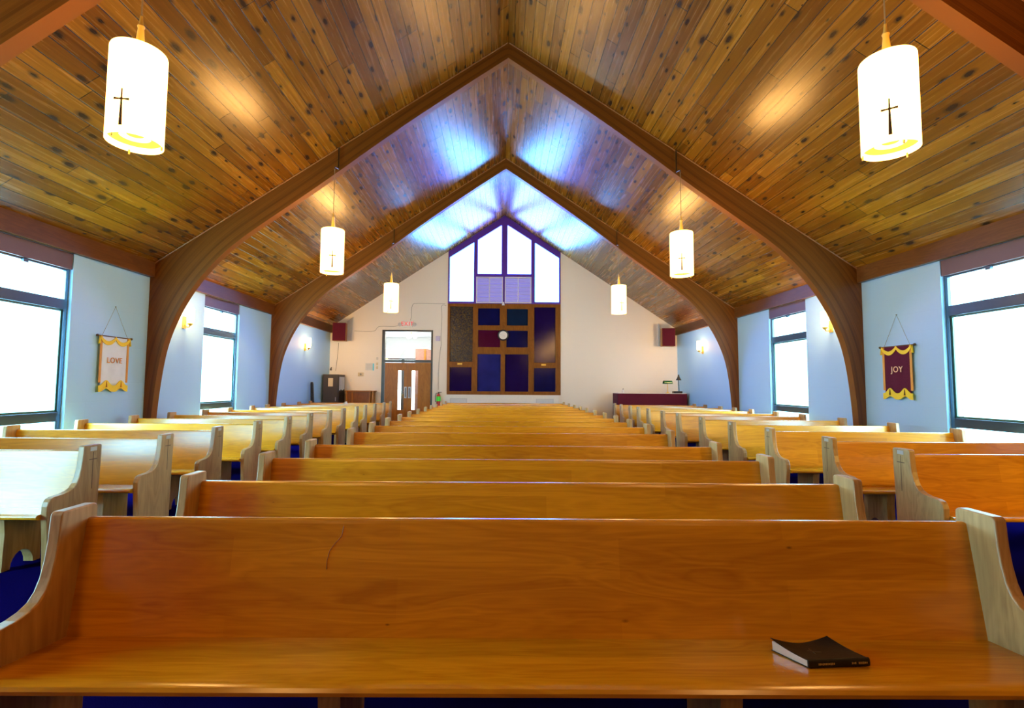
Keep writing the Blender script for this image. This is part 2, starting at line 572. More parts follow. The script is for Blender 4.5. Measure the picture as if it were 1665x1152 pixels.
# ceiling: two plank slopes
bm = bmesh.new()
uvl = bm.loops.layers.uv.new('UVMap')
ln = math.hypot(HW + 0.2, SL * (HW + 0.2))
for sg in (-1, 1):
    xo, zo = sg * (HW + 0.2), ZR - SL * (HW + 0.2)
    ys = (Y0 - 0.2, D + 0.2)
    a = [bm.verts.new(p) for p in ((0, ys[0], ZR), (xo, ys[0], zo), (xo, ys[1], zo), (0, ys[1], ZR))]
    b = [bm.verts.new((v.co.x, v.co.y, v.co.z + 0.12)) for v in a]
    uvs = [(ys[0], 0), (ys[0], ln), (ys[1], ln), (ys[1], 0)]
    sh = 0 if sg < 0 else 50.03
    for q in ((a[0], a[1], a[2], a[3]), (b[0], b[1], b[2], b[3])):
        f = bm.faces.new(q)
        for l, u in zip(f.loops, uvs):
            l[uvl].uv = (u[0] + sh, u[1] + sh * 0.19 * 10)
    for i in range(4):
        j = (i + 1) % 4
        try:
            bm.faces.new((a[i], a[j], b[j], b[i]))
        except ValueError:
            pass
struct(mesh_obj('ceiling', bm, 'ceiling'))

# side walls with window openings
WIN_L = [(1.16, 2.60), (6.00, 7.445), (10.78, 12.23)]
WIN_R = [(6.00, 7.43), (10.78, 12.28)]
for side, wins, sg in (('left', WIN_L, -1), ('right', WIN_R, 1)):
    bm = bmesh.new()
    uvl = bm.loops.layers.uv.new('UVMap')
    poly_plate(bm, rect(Y0, D, 0, ZE + 0.02), [rect(a, b, WIN_Z0, HEAD1) for a, b in wins], YZ, sg * HW, sg * (HW + 0.22), uvl)
    struct(mesh_obj('wall_' + side, bm, 'wall'))

# rear gable wall with door and stained window openings
DX0, DX1, DZ1 = -4.56, -2.66, 3.55
WX, WZ0 = 2.12, 1.15
WTOPC, WTOPS = 7.955, 6.545
bm = bmesh.new()
uvl = bm.loops.layers.uv.new('UVMap')
gable = [(-HW, 0), (DX0, 0), (DX0, DZ1), (DX1, DZ1), (DX1, 0), (HW, 0), (HW, ZE + 0.02), (0, ZR + 0.02), (-HW, ZE + 0.02)]
hole = [(-WX, WZ0), (WX, WZ0), (WX, WTOPS), (0, WTOPC), (-WX, WTOPS)]
poly_plate(bm, gable, [hole], XZ, D, D + 0.25, uvl)
struct(mesh_obj('wall_back', bm, 'wall_cream'))
bm = bmesh.new()
uvl = bm.loops.layers.uv.new('UVMap')
poly_plate(bm, [(-HW, 0), (HW, 0), (HW, ZE + 0.02), (0, ZR + 0.02), (-HW, ZE + 0.02)], [], XZ, Y0 - 0.2, Y0, uvl)
struct(mesh_obj('wall_front', bm, 'added_panelling'))

# eave boards between the arches
bays = [(Y0, ARCH_Y[0]), (ARCH_Y[0] + 0.15, ARCH_Y[1]), (ARCH_Y[1] + 0.15, ARCH_Y[2]), (ARCH_Y[2] + 0.15, D)]
for k, sg in ((1, -1), (2, 1)):
    bm = bmesh.new()
    for a, b in bays:
        xo, xi = sg * (HW - 0.001), sg * (HW - 0.085)
        vs = []
        for y in (a + 0.002, b - 0.002):
            vs.append([bm.verts.new(p) for p in ((xo, y, HEAD1), (xi, y, HEAD1), (xi, y, roof_z(xi) - 0.002), (xo, y, roof_z(xo) - 0.002))])
        for i in range(4):
            j = (i + 1) % 4
            bm.faces.new((vs[0][i], vs[0][j], vs[1][j], vs[1][i]))
        bm.faces.new(vs[0])
        bm.faces.new(vs[1][::-1])
    struct(mesh_obj('trim_%d' % k, bm, 'trim'))

# unseen brown boards added on the right wall for the right pews to mirror
struct(boxobj('trim_4', 'added_panelling', (HW - 0.03, HW - 0.001, Y0 + 0.01, 4.2, 0.0, HEAD1 - 0.002)))

# side windows
wn = 0


def side_window(sg, y0, y1, pane_mat, cord=False):
    global wn
    wn += 1
    root = sempty('window_%d' % wn)
    X = lambda d: sg * (HW + d)

    def pl(name, mat, u, d0, d1, par=root, holes=(), bevel=0.0):
        return plate_obj(name, mat, rect(*u), YZ, X(d0), X(d1), par, holes, bevel)
    pl('header_panel', 'header', (y0, y1, HEAD0, HEAD1), 0.015, 0.16)
    fr = 0.055
    h1 = rect(y0 + fr, y1 - fr, 2.725, 3.150)
    h2 = rect(y0 + fr, y1 - fr, 1.065, 2.575)
    h3 = rect(y0 + fr + 0.03, y1 - fr - 0.03, WIN_Z0 + 0.07, 0.93)
    pl('window_frame', 'frame', (y0 + 0.004, y1 - 0.004, WIN_Z0 + 0.004, HEAD0), 0.05, 0.15, holes=[h1, h2, h3], bevel=0.006)
    sashes = bmesh.new()
    for (a, b, c, d) in ((y0 + fr, y1 - fr, 1.065, 2.575),):
        poly_plate(sashes, rect(a, b, c, d), [rect(a + 0.03, b - 0.03, c + 0.03, d - 0.03)], YZ, X(0.075), X(0.12))
    mesh_obj('sash', sashes, 'sash', root)
    lt = bmesh.new()
    yc = (y0 + y1) / 2
    box(lt, min(X(0.02), X(0.06)), max(X(0.02), X(0.06)), yc - 0.035, yc + 0.035, 3.12, 3.165)
    mesh_obj('window_latch', lt, 'frame', root)
    pl('pane', pane_mat, (y0 + fr, y1 - fr, 2.725, 3.150), 0.10, 0.108)
    pl('pane', pane_mat, (y0 + fr, y1 - fr, 1.065, 2.575), 0.10, 0.108)
    pl('pane', pane_mat, (y0 + fr, y1 - fr, WIN_Z0 + 0.07, 0.93), 0.10, 0.108)
    pl('window_sill', 'white', (y0, y1, WIN_Z0 - 0.0, WIN_Z0 + 0.02), 0.0, 0.2)
    if cord:
        c = bmesh.new()
        tube(c, [(X(0.07), y1 - 0.17, 2.56), (X(0.085), y1 - 0.17, 1.08)], 0.004, 6)
        mesh_obj('blind_cord', c, 'wire', root)


for a, b in WIN_L:
    side_window(-1, a, b, 'pane_l')
for k, (a, b) in enumerate(WIN_R):
    side_window(1, a, b, 'pane_r', cord=(k == 0))

# ------------------------------------------------------------------ rear stained window (one window)
wn += 1
rw = sempty('window_%d' % wn)
YF = D - 0.03


def top_at(x):          # underside of the sloped frame head above the panes
    return 7.655 - 0.645 * abs(x)


pa = [(-2.06, 4.64), (-1.155, 4.64), (-1.155, top_at(1.155)), (-2.06, top_at(2.06))]
pb = [(-1.01, 5.70), (-0.11, 5.70), (-0.11, top_at(0.11)), (-1.01, top_at(1.01))]
pc = [(-x, z) for x, z in reversed(pb)]
pc = [(x - 0.0, z) for x, z in pc]
pd = [(-x, z) for x, z in reversed(pa)]
v1 = rect(-1.06, -0.055, 4.585, 5.585)
v2 = rect(0.02, 1.02, 4.585, 5.585)
lows = [('amber_glint', (-2.03, -1.17, 2.37, 4.45)), ('indigo', (-2.02, -1.20, 1.28, 2.165)),
        ('navy', (-0.98, -0.16, 3.745, 4.39)), ('plum', (-0.975, -0.145, 2.92, 3.56)), ('blue', (-0.99, -0.12, 1.275, 2.66)),
        ('teal', (0.10, 0.89, 3.745, 4.37)), ('navy', (0.09, 0.89, 2.92, 3.55)), ('indigo', (0.045, 0.92, 1.27, 2.66)),
        ('indigo', (1.13, 1.93, 2.355, 4.44)), ('navy', (1.125, 1.93, 1.275, 2.155))]
outer = [(-WX, WZ0), (WX, WZ0), (WX, 4.56), (-WX, 4.56)]
plate_obj('window_frame', 'trim_z', outer, XZ, YF, D + 0.12, rw, [rect(*r) for _, r in lows], 0.006)
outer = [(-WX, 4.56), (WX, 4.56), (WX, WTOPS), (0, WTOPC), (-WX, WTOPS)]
plate_obj('upper_tracery', 'bloom_violet', outer, XZ, YF, D + 0.12, rw, [pa, pb, pc, pd, v1, v2], 0.006)
for nm, pts, mt in (('pane', pa, 'stain_out'), ('pane', pb, 'stain_in'), ('pane', pc, 'stain_in'), ('pane', pd, 'stain_out')):
    plate_obj(nm, mt, pts, XZ, D + 0.05, D + 0.06, rw)
for mt, r in lows:
    plate_obj('pane', mt, rect(*r), XZ, D + 0.03, D + 0.04, rw)
for vr in (v1, v2):
    x0, x1, z0, z1 = vr[0][0], vr[1][0], vr[0][1], vr[2][1]
    xm = (x0 + x1) / 2
    g = bmesh.new()
    poly_plate(g, rect(x0, x1, z0, z1), [rect(x0 + 0.035, xm - 0.015, z0 + 0.035, z1 - 0.035), rect(xm + 0.015, x1 - 0.035, z0 + 0.035, z1 - 0.035)],
               XZ, D - 0.06, D + 0.03)
    vent = mesh_obj('louvered_vent', g, 'vent_white', rw, bevel=0.004)
    g = bmesh.new()
    for xa, xb in ((x0 + 0.035, xm - 0.015), (xm + 0.015, x1 - 0.035)):
        n = 17
        for i in range(n):
            zz = z0 + 0.06 + i * (z1 - z0 - 0.12) / (n - 1)
            vs = [g.verts.new(p) for p in ((xa, D - 0.045, zz - 0.018), (xb, D - 0.045, zz - 0.018), (xb, D + 0.01, zz + 0.014), (xa, D + 0.01, zz + 0.014))]
            ws = [g.verts.new((v.co.x, v.co.y, v.co.z + 0.006)) for v in vs]
            g.faces.new(vs)
            g.faces.new(ws[::-1])
            for a_ in range(4):
                b_ = (a_ + 1) % 4
                g.faces.new((vs[a_], vs[b_], ws[b_], ws[a_]))
    mesh_obj('slats', g, 'lavender', vent)
    plate_obj('pane', 'louver_pane', rect(x0, x1, z0, z1), XZ, D + 0.06, D + 0.07, rw)
for x, z in ((-1.642, 2.29), (1.485, 2.275)):
    boxobj('window_latch', 'brass', (x - 0.09, x + 0.09, YF - 0.03, YF - 0.002, z - 0.032, z + 0.032), rw, 0.01)
g = bmesh.new()
tube(g, [(-0.035, YF - 0.02, 4.62), (-0.035, YF - 0.03, 4.50)], [0.03, 0.055], 12)
mesh_obj('vent_drain_cup', g, 'white', rw)

# white ledge with two grilles below the window
boxobj('trim_3', 'white', (-2.16, 2.06, D - 0.10, D - 0.001, 0.72, 1.115)).__setitem__('kind', 'structure')
for k, (x0, x1) in enumerate(((-1.98, -1.35), (1.20, 1.85))):
    t = thing('vent_grille', ('grey slotted vent grille low on the white ledge, left below the dark window panes',
                              'grey slotted vent grille low on the white ledge, right below the dark window panes')[k], 'vent', (0, 0, 0))
    z0, z1 = 0.80, 1.015
    plate_obj('grille_frame', 'grey', rect(x0, x1, z0, z1), XZ, D - 0.115, D - 0.1005, t, [rect(x0 + 0.025, x1 - 0.025, z0 + 0.025, z1 - 0.025)])
    g = bmesh.new()
    for i in range(7):
        zz = z0 + 0.036 + i * 0.024
        box(g, x0 + 0.025, x1 - 0.025, D - 0.112, D - 0.1005, zz - 0.007, zz + 0.007)
    mesh_obj('slats', g, 'grey', t)

# ------------------------------------------------------------------ doors
dr = sempty('door_1')
fy0, fy1 = D - 0.02, D + 0.14
fx0, fx1 = DX0 + 0.003, DX1 - 0.003
plate_obj('door_frame', 'black', [(fx0, 0.002), (fx0 + 0.11, 0.002), (fx0 + 0.11, DZ1 - 0.06), (fx1 - 0.06, DZ1 - 0.06), (fx1 - 0.06, 0.002), (fx1, 0.002), (fx1, DZ1 - 0.004), (fx0, DZ1 - 0.004)], XZ, fy0, fy1, dr)
dl, drr = fx0 + 0.112, fx1 - 0.062
boxobj('transom_bar', 'black', (dl, drr, fy0, fy1, 2.33, 2.42), dr)
plate_obj('transom_pane', 'glass', rect(dl, drr, 2.42, DZ1 - 0.06), XZ, D + 0.05, D + 0.058, dr)
dm = (dl + drr) / 2
for k, (x0, x1, l0, l1) in enumerate(((dl + 0.004, dm - 0.003, -3.95, -3.725), (dm + 0.003, drr - 0.004, -3.435, -3.2))):
    leaf = plate_obj('door_leaf', 'door', rect(x0, x1, 0.01, 2.322), XZ, D + 0.03, D + 0.075, dr, [rect(l0, l1, 0.57, 2.03)])
    plate_obj('pane', 'glass', rect(l0, l1, 0.57, 2.03), XZ, D + 0.05, D + 0.056, leaf)
    xh = (l1 + dm) / 2 if k == 0 else (l0 + dm) / 2
    boxobj('push_plate', 'plate', (xh - 0.045, xh + 0.045, D + 0.02, D + 0.03, 1.0, 1.42), leaf)
    g = bmesh.new()
    tube(g, [(xh, D + 0.02, 1.38), (xh, D - 0.03, 1.36), (xh, D - 0.03, 1.06), (xh, D + 0.02, 1.04)], 0.014, 8)
    mesh_obj('pull_handle', g, 'black', leaf, True)

# lobby beyond the doors
LX0, LX1, LY0, LY1, LH = -7.6, 0.4, D + 0.26, D + 5.2, 3.75
boxobj('floor', 'carpet', (LX0, LX1, D + 0.2, LY1, -0.1, -0.001)).__setitem__('kind', 'structure')
boxobj('ceiling', 'lobby', (LX0, LX1, LY0, LY1, LH, LH + 0.1)).__setitem__('kind', 'structure')
plate_obj('wall_lobby_back', 'lobby', rect(LX0, LX1, 0, LH), XZ, LY1, LY1 + 0.1, None, [rect(-6.3, -3.3, 0.1, 2.75)]).__setitem__('kind', 'structure')
boxobj('wall_lobby_left', 'lobby', (LX0 - 0.1, LX0, LY0, LY1, 0, LH)).__setitem__('kind', 'structure')
boxobj('wall_lobby_right', 'lobby', (LX1, LX1 + 0.1, LY0, LY1, 0, LH)).__setitem__('kind', 'structure')
lw = sempty('window_%d' % (wn + 1))
plate_obj('window_frame', 'dark', rect(-6.3, -3.3, 0.1, 2.75), XZ, LY1, LY1 + 0.08, lw, [rect(-6.24, -4.85, 0.16, 2.69), rect(-4.72, -3.36, 0.16, 2.69)])
for x0, x1 in ((-6.24, -4.85), (-4.72, -3.36)):
    plate_obj('pane', 'lobby_glass', rect(x0, x1, 0.16, 2.69), XZ, LY1 + 0.05, LY1 + 0.06, lw)
pb_ = plate_obj('wall_lobby_partition', 'salmon', [(-3.75, 0), (-2.0, 0), (-2.0, 2.75), (-3.25, 3.02), (-3.75, 3.02)], XZ, D + 2.6, D + 2.7)
struct(pb_)
boxobj('partition_post', 'door', (-3.38, -3.3, D + 2.57, D + 2.6, 0, 3.02), pb_)
lobby_lamp = thing('ceiling_globe_lamp', 'glowing globe ceiling lamp in the lobby, seen through the transom glass', 'ceiling lamp', (-3.75, D + 1.5, LH))
g = bmesh.new()
tube(g, [(0, 0, 0), (0, 0, -0.25)], 0.015, 8)
lathe(g, [(0.08, -0.03), (0.08, 0)], 16)
mesh_obj('lamp_stem', g, 'brass', lobby_lamp, True, autosmooth=True)
for a in range(3):
    g = bmesh.new()
    bmesh.ops.create_uvsphere(g, u_segments=20, v_segments=12, radius=0.085)
    bmesh.ops.translate(g, verts=g.verts, vec=(0.15 * math.cos(a * 2.1 + 0.4), 0.15 * math.sin(a * 2.1 + 0.4), -0.30))
    mesh_obj('globe', g, 'lobby_globe', lobby_lamp, True)

# ------------------------------------------------------------------ timber arches
INNER = [(6.37, 0), (6.355, 0.87), (6.305, 1.5), (6.24, 1.98), (6.165, 2.3), (6.07, 2.57), (5.93, 2.89), (5.72, 3.25), (5.45, 3.6),
         (5.17, 3.90), (4.87, 4.16), (4.5, 4.435), (3.9, 4.865), (3.2, 5.375), (2.4, 5.98), (1.6, 6.56), (0.8, 7.11), (0, 7.653)]


def catmull(pts, sub):
    out = []
    n = len(pts)
    for i in range(n - 1):
        p = [Vector(pts[max(0, min(n - 1, j))]).to_2d() for j in (i - 1, i, i + 1, i + 2)]
        for k in range(sub):
            t = k / sub
            out.append(0.5 * ((2 * p[1]) + (p[2] - p[0]) * t + (2 * p[0] - 5 * p[1] + 4 * p[2] - p[3]) * t * t + (-p[0] + 3 * p[1] - 3 * p[2] + p[3]) * t ** 3))
    out.append(Vector(pts[-1]).to_2d())
    for _ in range(3):
        out = [out[0]] + [(out[i - 1] + 2 * out[i] + out[i + 1]) / 4 for i in range(1, len(out) - 1)] + [out[-1]]
    return out


inner = catmull(INNER, 5)
EPS = 0.003
cols = []
for i, p in enumerate(inner):
    d = (inner[min(i + 1, len(inner) - 1)] - inner[max(i - 1, 0)]).normalized()
    nrm = Vector((d.y, -d.x)) if d.y > 0 else Vector((d.y, -d.x))
    if nrm.x < 0:
        nrm = -nrm
    best = 1e9
    if nrm.x > 1e-6:
        best = (HW - EPS - p.x) / nrm.x
    den = nrm.y + SL * nrm.x
    if den > 1e-6:
        tt = (ZR - EPS - SL * p.x - p.y) / den
        best = min(best, tt)
    cols.append((p, p + nrm * best))
corner = Vector((HW - EPS, ZR - EPS - SL * (HW - EPS)))
kbest = min(range(len(cols)), key=lambda k: (cols[k][1] - corner).length)
cols[kbest] = (cols[kbest][0], corner)
cols[0] = (inner[0], Vector((HW - EPS, 0)))
cols.append((inner[-1], Vector((0, ZR - EPS))))
AT = 0.15


def make_arch(y, label):
    bm = bmesh.new()
    uvl = bm.loops.layers.uv.new('UVMap')
    NV = 4
    for sg in (-1, 1):
        grid = []
        s = 0.0
        for i, (a, b) in enumerate(cols):
            if i:
                s += (a - cols[i - 1][0]).length
            L = (b - a).length
            r = []
            for w in (0, AT):
                r.append([(bm.verts.new((sg * (a.x + (b.x - a.x) * j / NV), y + w, a.y + (b.y - a.y) * j / NV)), (s + (0 if sg < 0 else 40), L * j / NV)) for j in range(NV + 1)])
            grid.append(r)

        def q(*vs):
            try:
                f = bm.faces.new([v[0] for v in vs])
            except ValueError:
                return
            for l, v in zip(f.loops, vs):
                l[uvl].uv = v[1]
        for i in range(len(grid) - 1):
            for w in (0, 1):
                for j in range(NV):
                    q(grid[i][w][j], grid[i + 1][w][j], grid[i + 1][w][j + 1], grid[i][w][j + 1])
            q(grid[i][0][0], grid[i + 1][0][0], grid[i + 1][1][0], grid[i][1][0])
            q(grid[i][0][NV], grid[i + 1][0][NV], grid[i + 1][1][NV], grid[i][1][NV])
        for j in range(NV):
            q(grid[0][0][j], grid[0][0][j + 1], grid[0][1][j + 1], grid[0][1][j])
    root = thing('timber_arch', label, 'arch', (0, 0, 0))
    mesh_obj('arch_beam', bm, 'arch', root)
    g = bmesh.new()
    for sg in (-1, 1):
        e = 0.016
        tube(g, [(sg * (HW - 0.03), y - 0.012, roof_z(HW - 0.03) - e), (sg * 0.02, y - 0.012, roof_z(0.02) - e)], 0.011, 8)
    mesh_obj('edge_moulding', g, 'trim_x', root)
    return root


make_arch(ARCH_Y[0], 'nearest timber arch, only its shoulders showing in the upper corners above the big lamps')
make_arch(ARCH_Y[1], 'largest fully seen curved timber arch, springing beside the word banners')
make_arch(ARCH_Y[2], 'farthest curved timber arch, closest to the stained gable window')

# ------------------------------------------------------------------ pews
# y = 0 at the back edge of the end panel, seat towards -y, z up
END = [(-0.02, 0.0), (-0.014, 0.49), (0.0, 0.80), (0.0, 0.945), (-0.012, 0.957), (-0.175, 0.957), (-0.187, 0.945), (-0.195, 0.84), (-0.206, 0.765), (-0.222, 0.70), (-0.243, 0.655),
       (-0.272, 0.622), (-0.31, 0.603), (-0.36, 0.592), (-0.42, 0.588), (-0.455, 0.585), (-0.482, 0.575), (-0.5, 0.555), (-0.510, 0.52), (-0.510, 0.45), (-0.502, 0.37), (-0.49, 0.235), (-0.478, 0.0)]


def smooth_loop_prof(pts):
    return pts


def build_pew(name, label, x0, x1, side, ztop=0.90):
    """x0..x1: inner faces of the two end panels (local x); side: -1 / +1 = the aisle end with plate and cross, 0 none"""
    t = thing(name, label, 'pew', (0, 0, 0))
    L = x1 - x0
    # backrest
    bm = bmesh.new()
    prof = [(-0.135, 0.36), (-0.130, 0.425), (-0.058, ztop - 0.02), (-0.054, ztop - 0.006), (-0.044, ztop), (-0.026, ztop), (-0.018, ztop - 0.008), (-0.018, ztop - 0.03), (-0.098, 0.36)]
    A = [bm.verts.new((x0, y, z)) for y, z in prof]
    B = [bm.verts.new((x1, y, z)) for y, z in prof]
    n = len(prof)
    for i in range(n):
        j = (i + 1) % n
        bm.faces.new((A[i], A[j], B[j], B[i]))
    bm.faces.new(A)
    bm.faces.new(B[::-1])
    mesh_obj('backrest', bm, 'oak', t)
    # seat, sloping up to a rounded nose
    bm = bmesh.new()
    sp = [(-0.132, 0.425), (-0.25, 0.434), (-0.40, 0.450), (-0.50, 0.462), (-0.527, 0.463), (-0.543, 0.457), (-0.550, 0.445), (-0.546, 0.430), (-0.53, 0.422), (-0.40, 0.412), (-0.25, 0.398), (-0.136, 0.39)]
    A = [bm.verts.new((x0, y, z)) for y, z in sp]
    B = [bm.verts.new((x1, y, z)) for y, z in sp]
    n = len(sp)
    for i in range(n):
        j = (i + 1) % n
        bm.faces.new((A[i], A[j], B[j], B[i]))
    bm.faces.new(A)
    bm.faces.new(B[::-1])
    mesh_obj('seat', bm, 'oak_seat', t, True, autosmooth=True)
    # end panels
    for s, xa, xb in ((-1, x0 - 0.052, x0), (1, x1, x1 + 0.052)):
        e = plate_obj('end_panel', 'oak_end', END, YZ, xa, xb, t, bevel=0.006)
        if s == side:
            xf = xb if s > 0 else xa
            xo = xf + s * 0.002
            g = bmesh.new()
            box(g, min(xf, xo), max(xf, xo), -0.125, -0.055, 0.905, 0.94)
            mesh_obj('number_plate', g, 'plate', e)
            g = bmesh.new()
            xo = xf + s * 0.0012
            box(g, min(xf, xo), max(xf, xo), -0.0935, -0.0875, 0.58, 0.895)
            box(g, min(xf, xo), max(xf, xo), -0.132, -0.048, 0.830, 0.837)
            mesh_obj('engraved_cross', g, 'engrave', e)
    # shaped supports under the seat
    ks = 2
    for k in range(ks):
        xm = x0 + L * (0.313, 0.68)[k] if L > 3 else x0 + L * (0.14, 0.86)[k]
        arc = [(-0.40 + 0.0 * a, 0.0) for a in ()]
        pts = [(-0.135, 0.0), (-0.135, 0.392), (-0.25, 0.400), (-0.40, 0.413), (-0.475, 0.418), (-0.462, 0.30), (-0.47, 0.0), (-0.40, 0.0)]
        pts += [(-0.30 - 0.10 * math.cos(a), 0.13 * math.sin(a)) for a in [PI * i / 10 for i in range(1, 10)]]
        pts += [(-0.20, 0.0)]
        plate_obj('support', 'oak_end', pts, YZ, xm - 0.04, xm + 0.04, t)
    return t


CY = [2.34, 3.19, 4.15, 5.08, 6.40, 7.42, 8.42, 9.40, 10.38, 11.45, 12.55, 13.55, 14.60, 15.80, 17.10]
LY = [4.544, 5.531, 6.516, 7.571, 8.627, 9.602, 10.682, 11.608, 12.652, 13.45, 14.45, 15.55, 16.45]
RY = [4.645, 5.676, 6.90, 8.02, 9.20, 10.40, 11.40, 12.50, 13.40, 14.25, 15.30, 16.15]
ORD = ['first', 'second', 'third', 'fourth', 'fifth', 'sixth', 'seventh', 'eighth', 'ninth', 'tenth', 'eleventh', 'twelfth', 'thirteenth', 'fourteenth', 'fifteenth']


def pew_block(proto, ys, labels, group):
    proto['group'] = group
    proto['label'] = labels[0]
    for k, y in enumerate(ys):
        r = proto if k == 0 else dup(proto, labels[k])
        r.location = (0, y, 0)


cl = ['honey oak front pew in the middle block, black book lying on its seat']
for k in range(1, len(CY)):
    if k == 1:
        cl.append('honey oak middle block pew directly behind the pew with the book')
    elif k == len(CY) - 1:
        cl.append('rearmost long oak pew of the middle block, below the stained window')
    else:
        cl.append('long honey oak pew, %s row of the middle block counting back from the book' % ORD[k])
pc_ = build_pew('church_pew', cl[0], 0.036 - 1.962, 0.036 + 1.962, 0)
pew_block(pc_, CY, cl, 'long pews in the middle block')
ll = ['nearest pew of the left block, pale daylight on its back, cut by the frame']
for k in range(1, len(LY)):
    ll.append('rearmost pew of the left block, in front of the double doors' if k == len(LY) - 1 else
              'short oak pew, %s row back in the left block beside the left windows' % ORD[k])
pl_ = build_pew('church_pew', ll[0], -6.24, -3.702, 1)
pew_block(pl_, LY, ll, 'short pews in the left block')
rl = ['nearest pew of the right block, orange back cut by the right frame edge']
for k in range(1, len(RY)):
    rl.append('rearmost pew of the right block, in front of the burgundy covered table' if k == len(RY) - 1 else
              'short oak pew, %s row back in the right block beside the right windows' % ORD[k])
pr_ = build_pew('church_pew', rl[0], 3.562, 6.05, -1)
pew_block(pr_, RY, rl, 'short pews in the right block')

# hairline scratch on the front pew's backrest
br0 = [c for c in pc_.children if c.name.split('.')[0] == 'backrest'][0]
g = bmesh.new()
SCR = [(-0.787, 2.280, 0.870), (-0.792, 2.274, 0.829), (-0.819, 2.269, 0.799), (-0.841, 2.264, 0.768), (-0.849, 2.258, 0.728), (-0.848, 2.252, 0.693)]
tube(g, [Vector((x_, y_ - CY[0] - 0.0004, z_)) for x_, y_, z_ in SCR], 0.0011, 6)
mesh_obj('scratch', g, 'engrave', br0)

# ------------------------------------------------------------------ book on the front pew


def seat_z(y):
    ry = y - CY[0]
    pts = [(-0.132, 0.425), (-0.25, 0.434), (-0.40, 0.450), (-0.50, 0.462)]
    for (a, za), (b, zb) in zip(pts, pts[1:]):
        if b <= ry <= a:
            return za + (zb - za) * (ry - a) / (b - a)
    return 0.45


bk = thing('book', 'black soft-cover book with pale page edges lying on the front pew seat', 'book', (1.066, 1.945, seat_z(1.945) + 0.001))
bk.rotation_euler = (math.radians(-5.2), 0, 0.07)
BL, BW, BT = 0.243, 0.160, 0.030
cover_z = lambda u, v: BT - 0.002 + (0.020 * v ** 2.2) * (abs(u - 0.5) * 2) ** 1.6 - 0.004 * v * (1 - (abs(u - 0.5) * 2) ** 2)
NU, NVV = 20, 12


def sheet(bm, fz, u0, u1, v0, v1, th):
    top, bot = [], []
    for i in range(NU + 1):
        ra, rb = [], []
        for j in range(NVV + 1):
            u, v = u0 + (u1 - u0) * i / NU, v0 + (v1 - v0) * j / NVV
            z = fz(u, v)
            sk = -0.046 * v          # the far edge sits further left: the book is skewed by its curl
            ra.append(bm.verts.new((u * BL + sk, v * BW, z)))
            rb.append(bm.verts.new((u * BL + sk, v * BW, th(u, v) if callable(th) else z - th)))
        top.append(ra)
        bot.append(rb)
    for i in range(NU):
        for j in range(NVV):
            bm.faces.new((top[i][j], top[i + 1][j], top[i + 1][j + 1], top[i][j + 1]))
            bm.faces.new((bot[i][j], bot[i][j + 1], bot[i + 1][j + 1], bot[i + 1][j]))
    for i in range(NU):
        bm.faces.new((top[i][0], bot[i][0], bot[i + 1][0], top[i + 1][0]))
        bm.faces.new((top[i][NVV], top[i + 1][NVV], bot[i + 1][NVV], bot[i][NVV]))
    for j in range(NVV):
        bm.faces.new((top[0][j], top[0][j + 1], bot[0][j + 1], bot[0][j]))
        bm.faces.new((top[NU][j], bot[NU][j], bot[NU][j + 1], top[NU][j + 1]))


g = bmesh.new()
sheet(g, lambda u, v: min(cover_z(u, v) - 0.0022, BT - 0.0022 + 0.010 * v * v * (abs(u - 0.5) * 2) ** 2), 0.012, 0.988, 0.02, 0.97, lambda u, v: 0.0028)
mesh_obj('page_block', g, 'pages', bk, True, autosmooth=True)
g = bmesh.new()
sheet(g, cover_z, 0, 1, 0, 1, 0.002)
sheet(g, lambda u, v: 0.0022, 0, 1, 0, 1, 0.002)
mesh_obj('cover', g, 'leather', bk, True, autosmooth=True)
g = bmesh.new()
prof = [(0.004, 0.0)] + [(-0.005 * math.sin(PI * a / 8) + 0.0, BT * 0.5 - (BT * 0.5) * math.cos(PI * a / 8)) for a in range(9)] + [(0.004, BT)]
A = [g.verts.new((0, y, z)) for y, z in prof]
B = [g.verts.new((BL, y, z)) for y, z in prof]
for i in range(len(prof)):
    j = (i + 1) % len(prof)
    g.faces.new((A[i], A[j], B[j], B[i]))
g.faces.new(A)
g.faces.new(B[::-1])
spine = mesh_obj('spine', g, 'leather', bk, True, autosmooth=True)
g = bmesh.new()
x = 0.038
random.seed(3)
for chunk, end in ((0.038, 0.10), (0.170, 0.187), (0.197, 0.232)):
    x = chunk
    while x < end:
        w = random.uniform(0.0025, 0.005)
        h = random.uniform(0.0035, 0.005)
        box(g, x, x + w, -0.0058, -0.0046, BT * 0.5 - h, BT * 0.5 + h * 0.6)
        x += w + 0.0022
mesh_obj('gilt_print', g, 'gilt', spine)
g = bmesh.new()
for (a, b) in (((0.34, 0.30), (0.44, 0.62)), ((0.33, 0.50), (0.50, 0.40))):
    p = [Vector((u * BL - 0.052 * v, v * BW, cover_z(u, v) + 0.0003)) for u, v in (a, ((a[0] + b[0]) / 2, (a[1] + b[1]) / 2), b)]
    tube(g, p, 0.0013, 6)
mesh_obj('embossed_cross', g, 'emboss', bk)

# ------------------------------------------------------------------ pendant lamps
LH_, LR = 0.76, 0.20


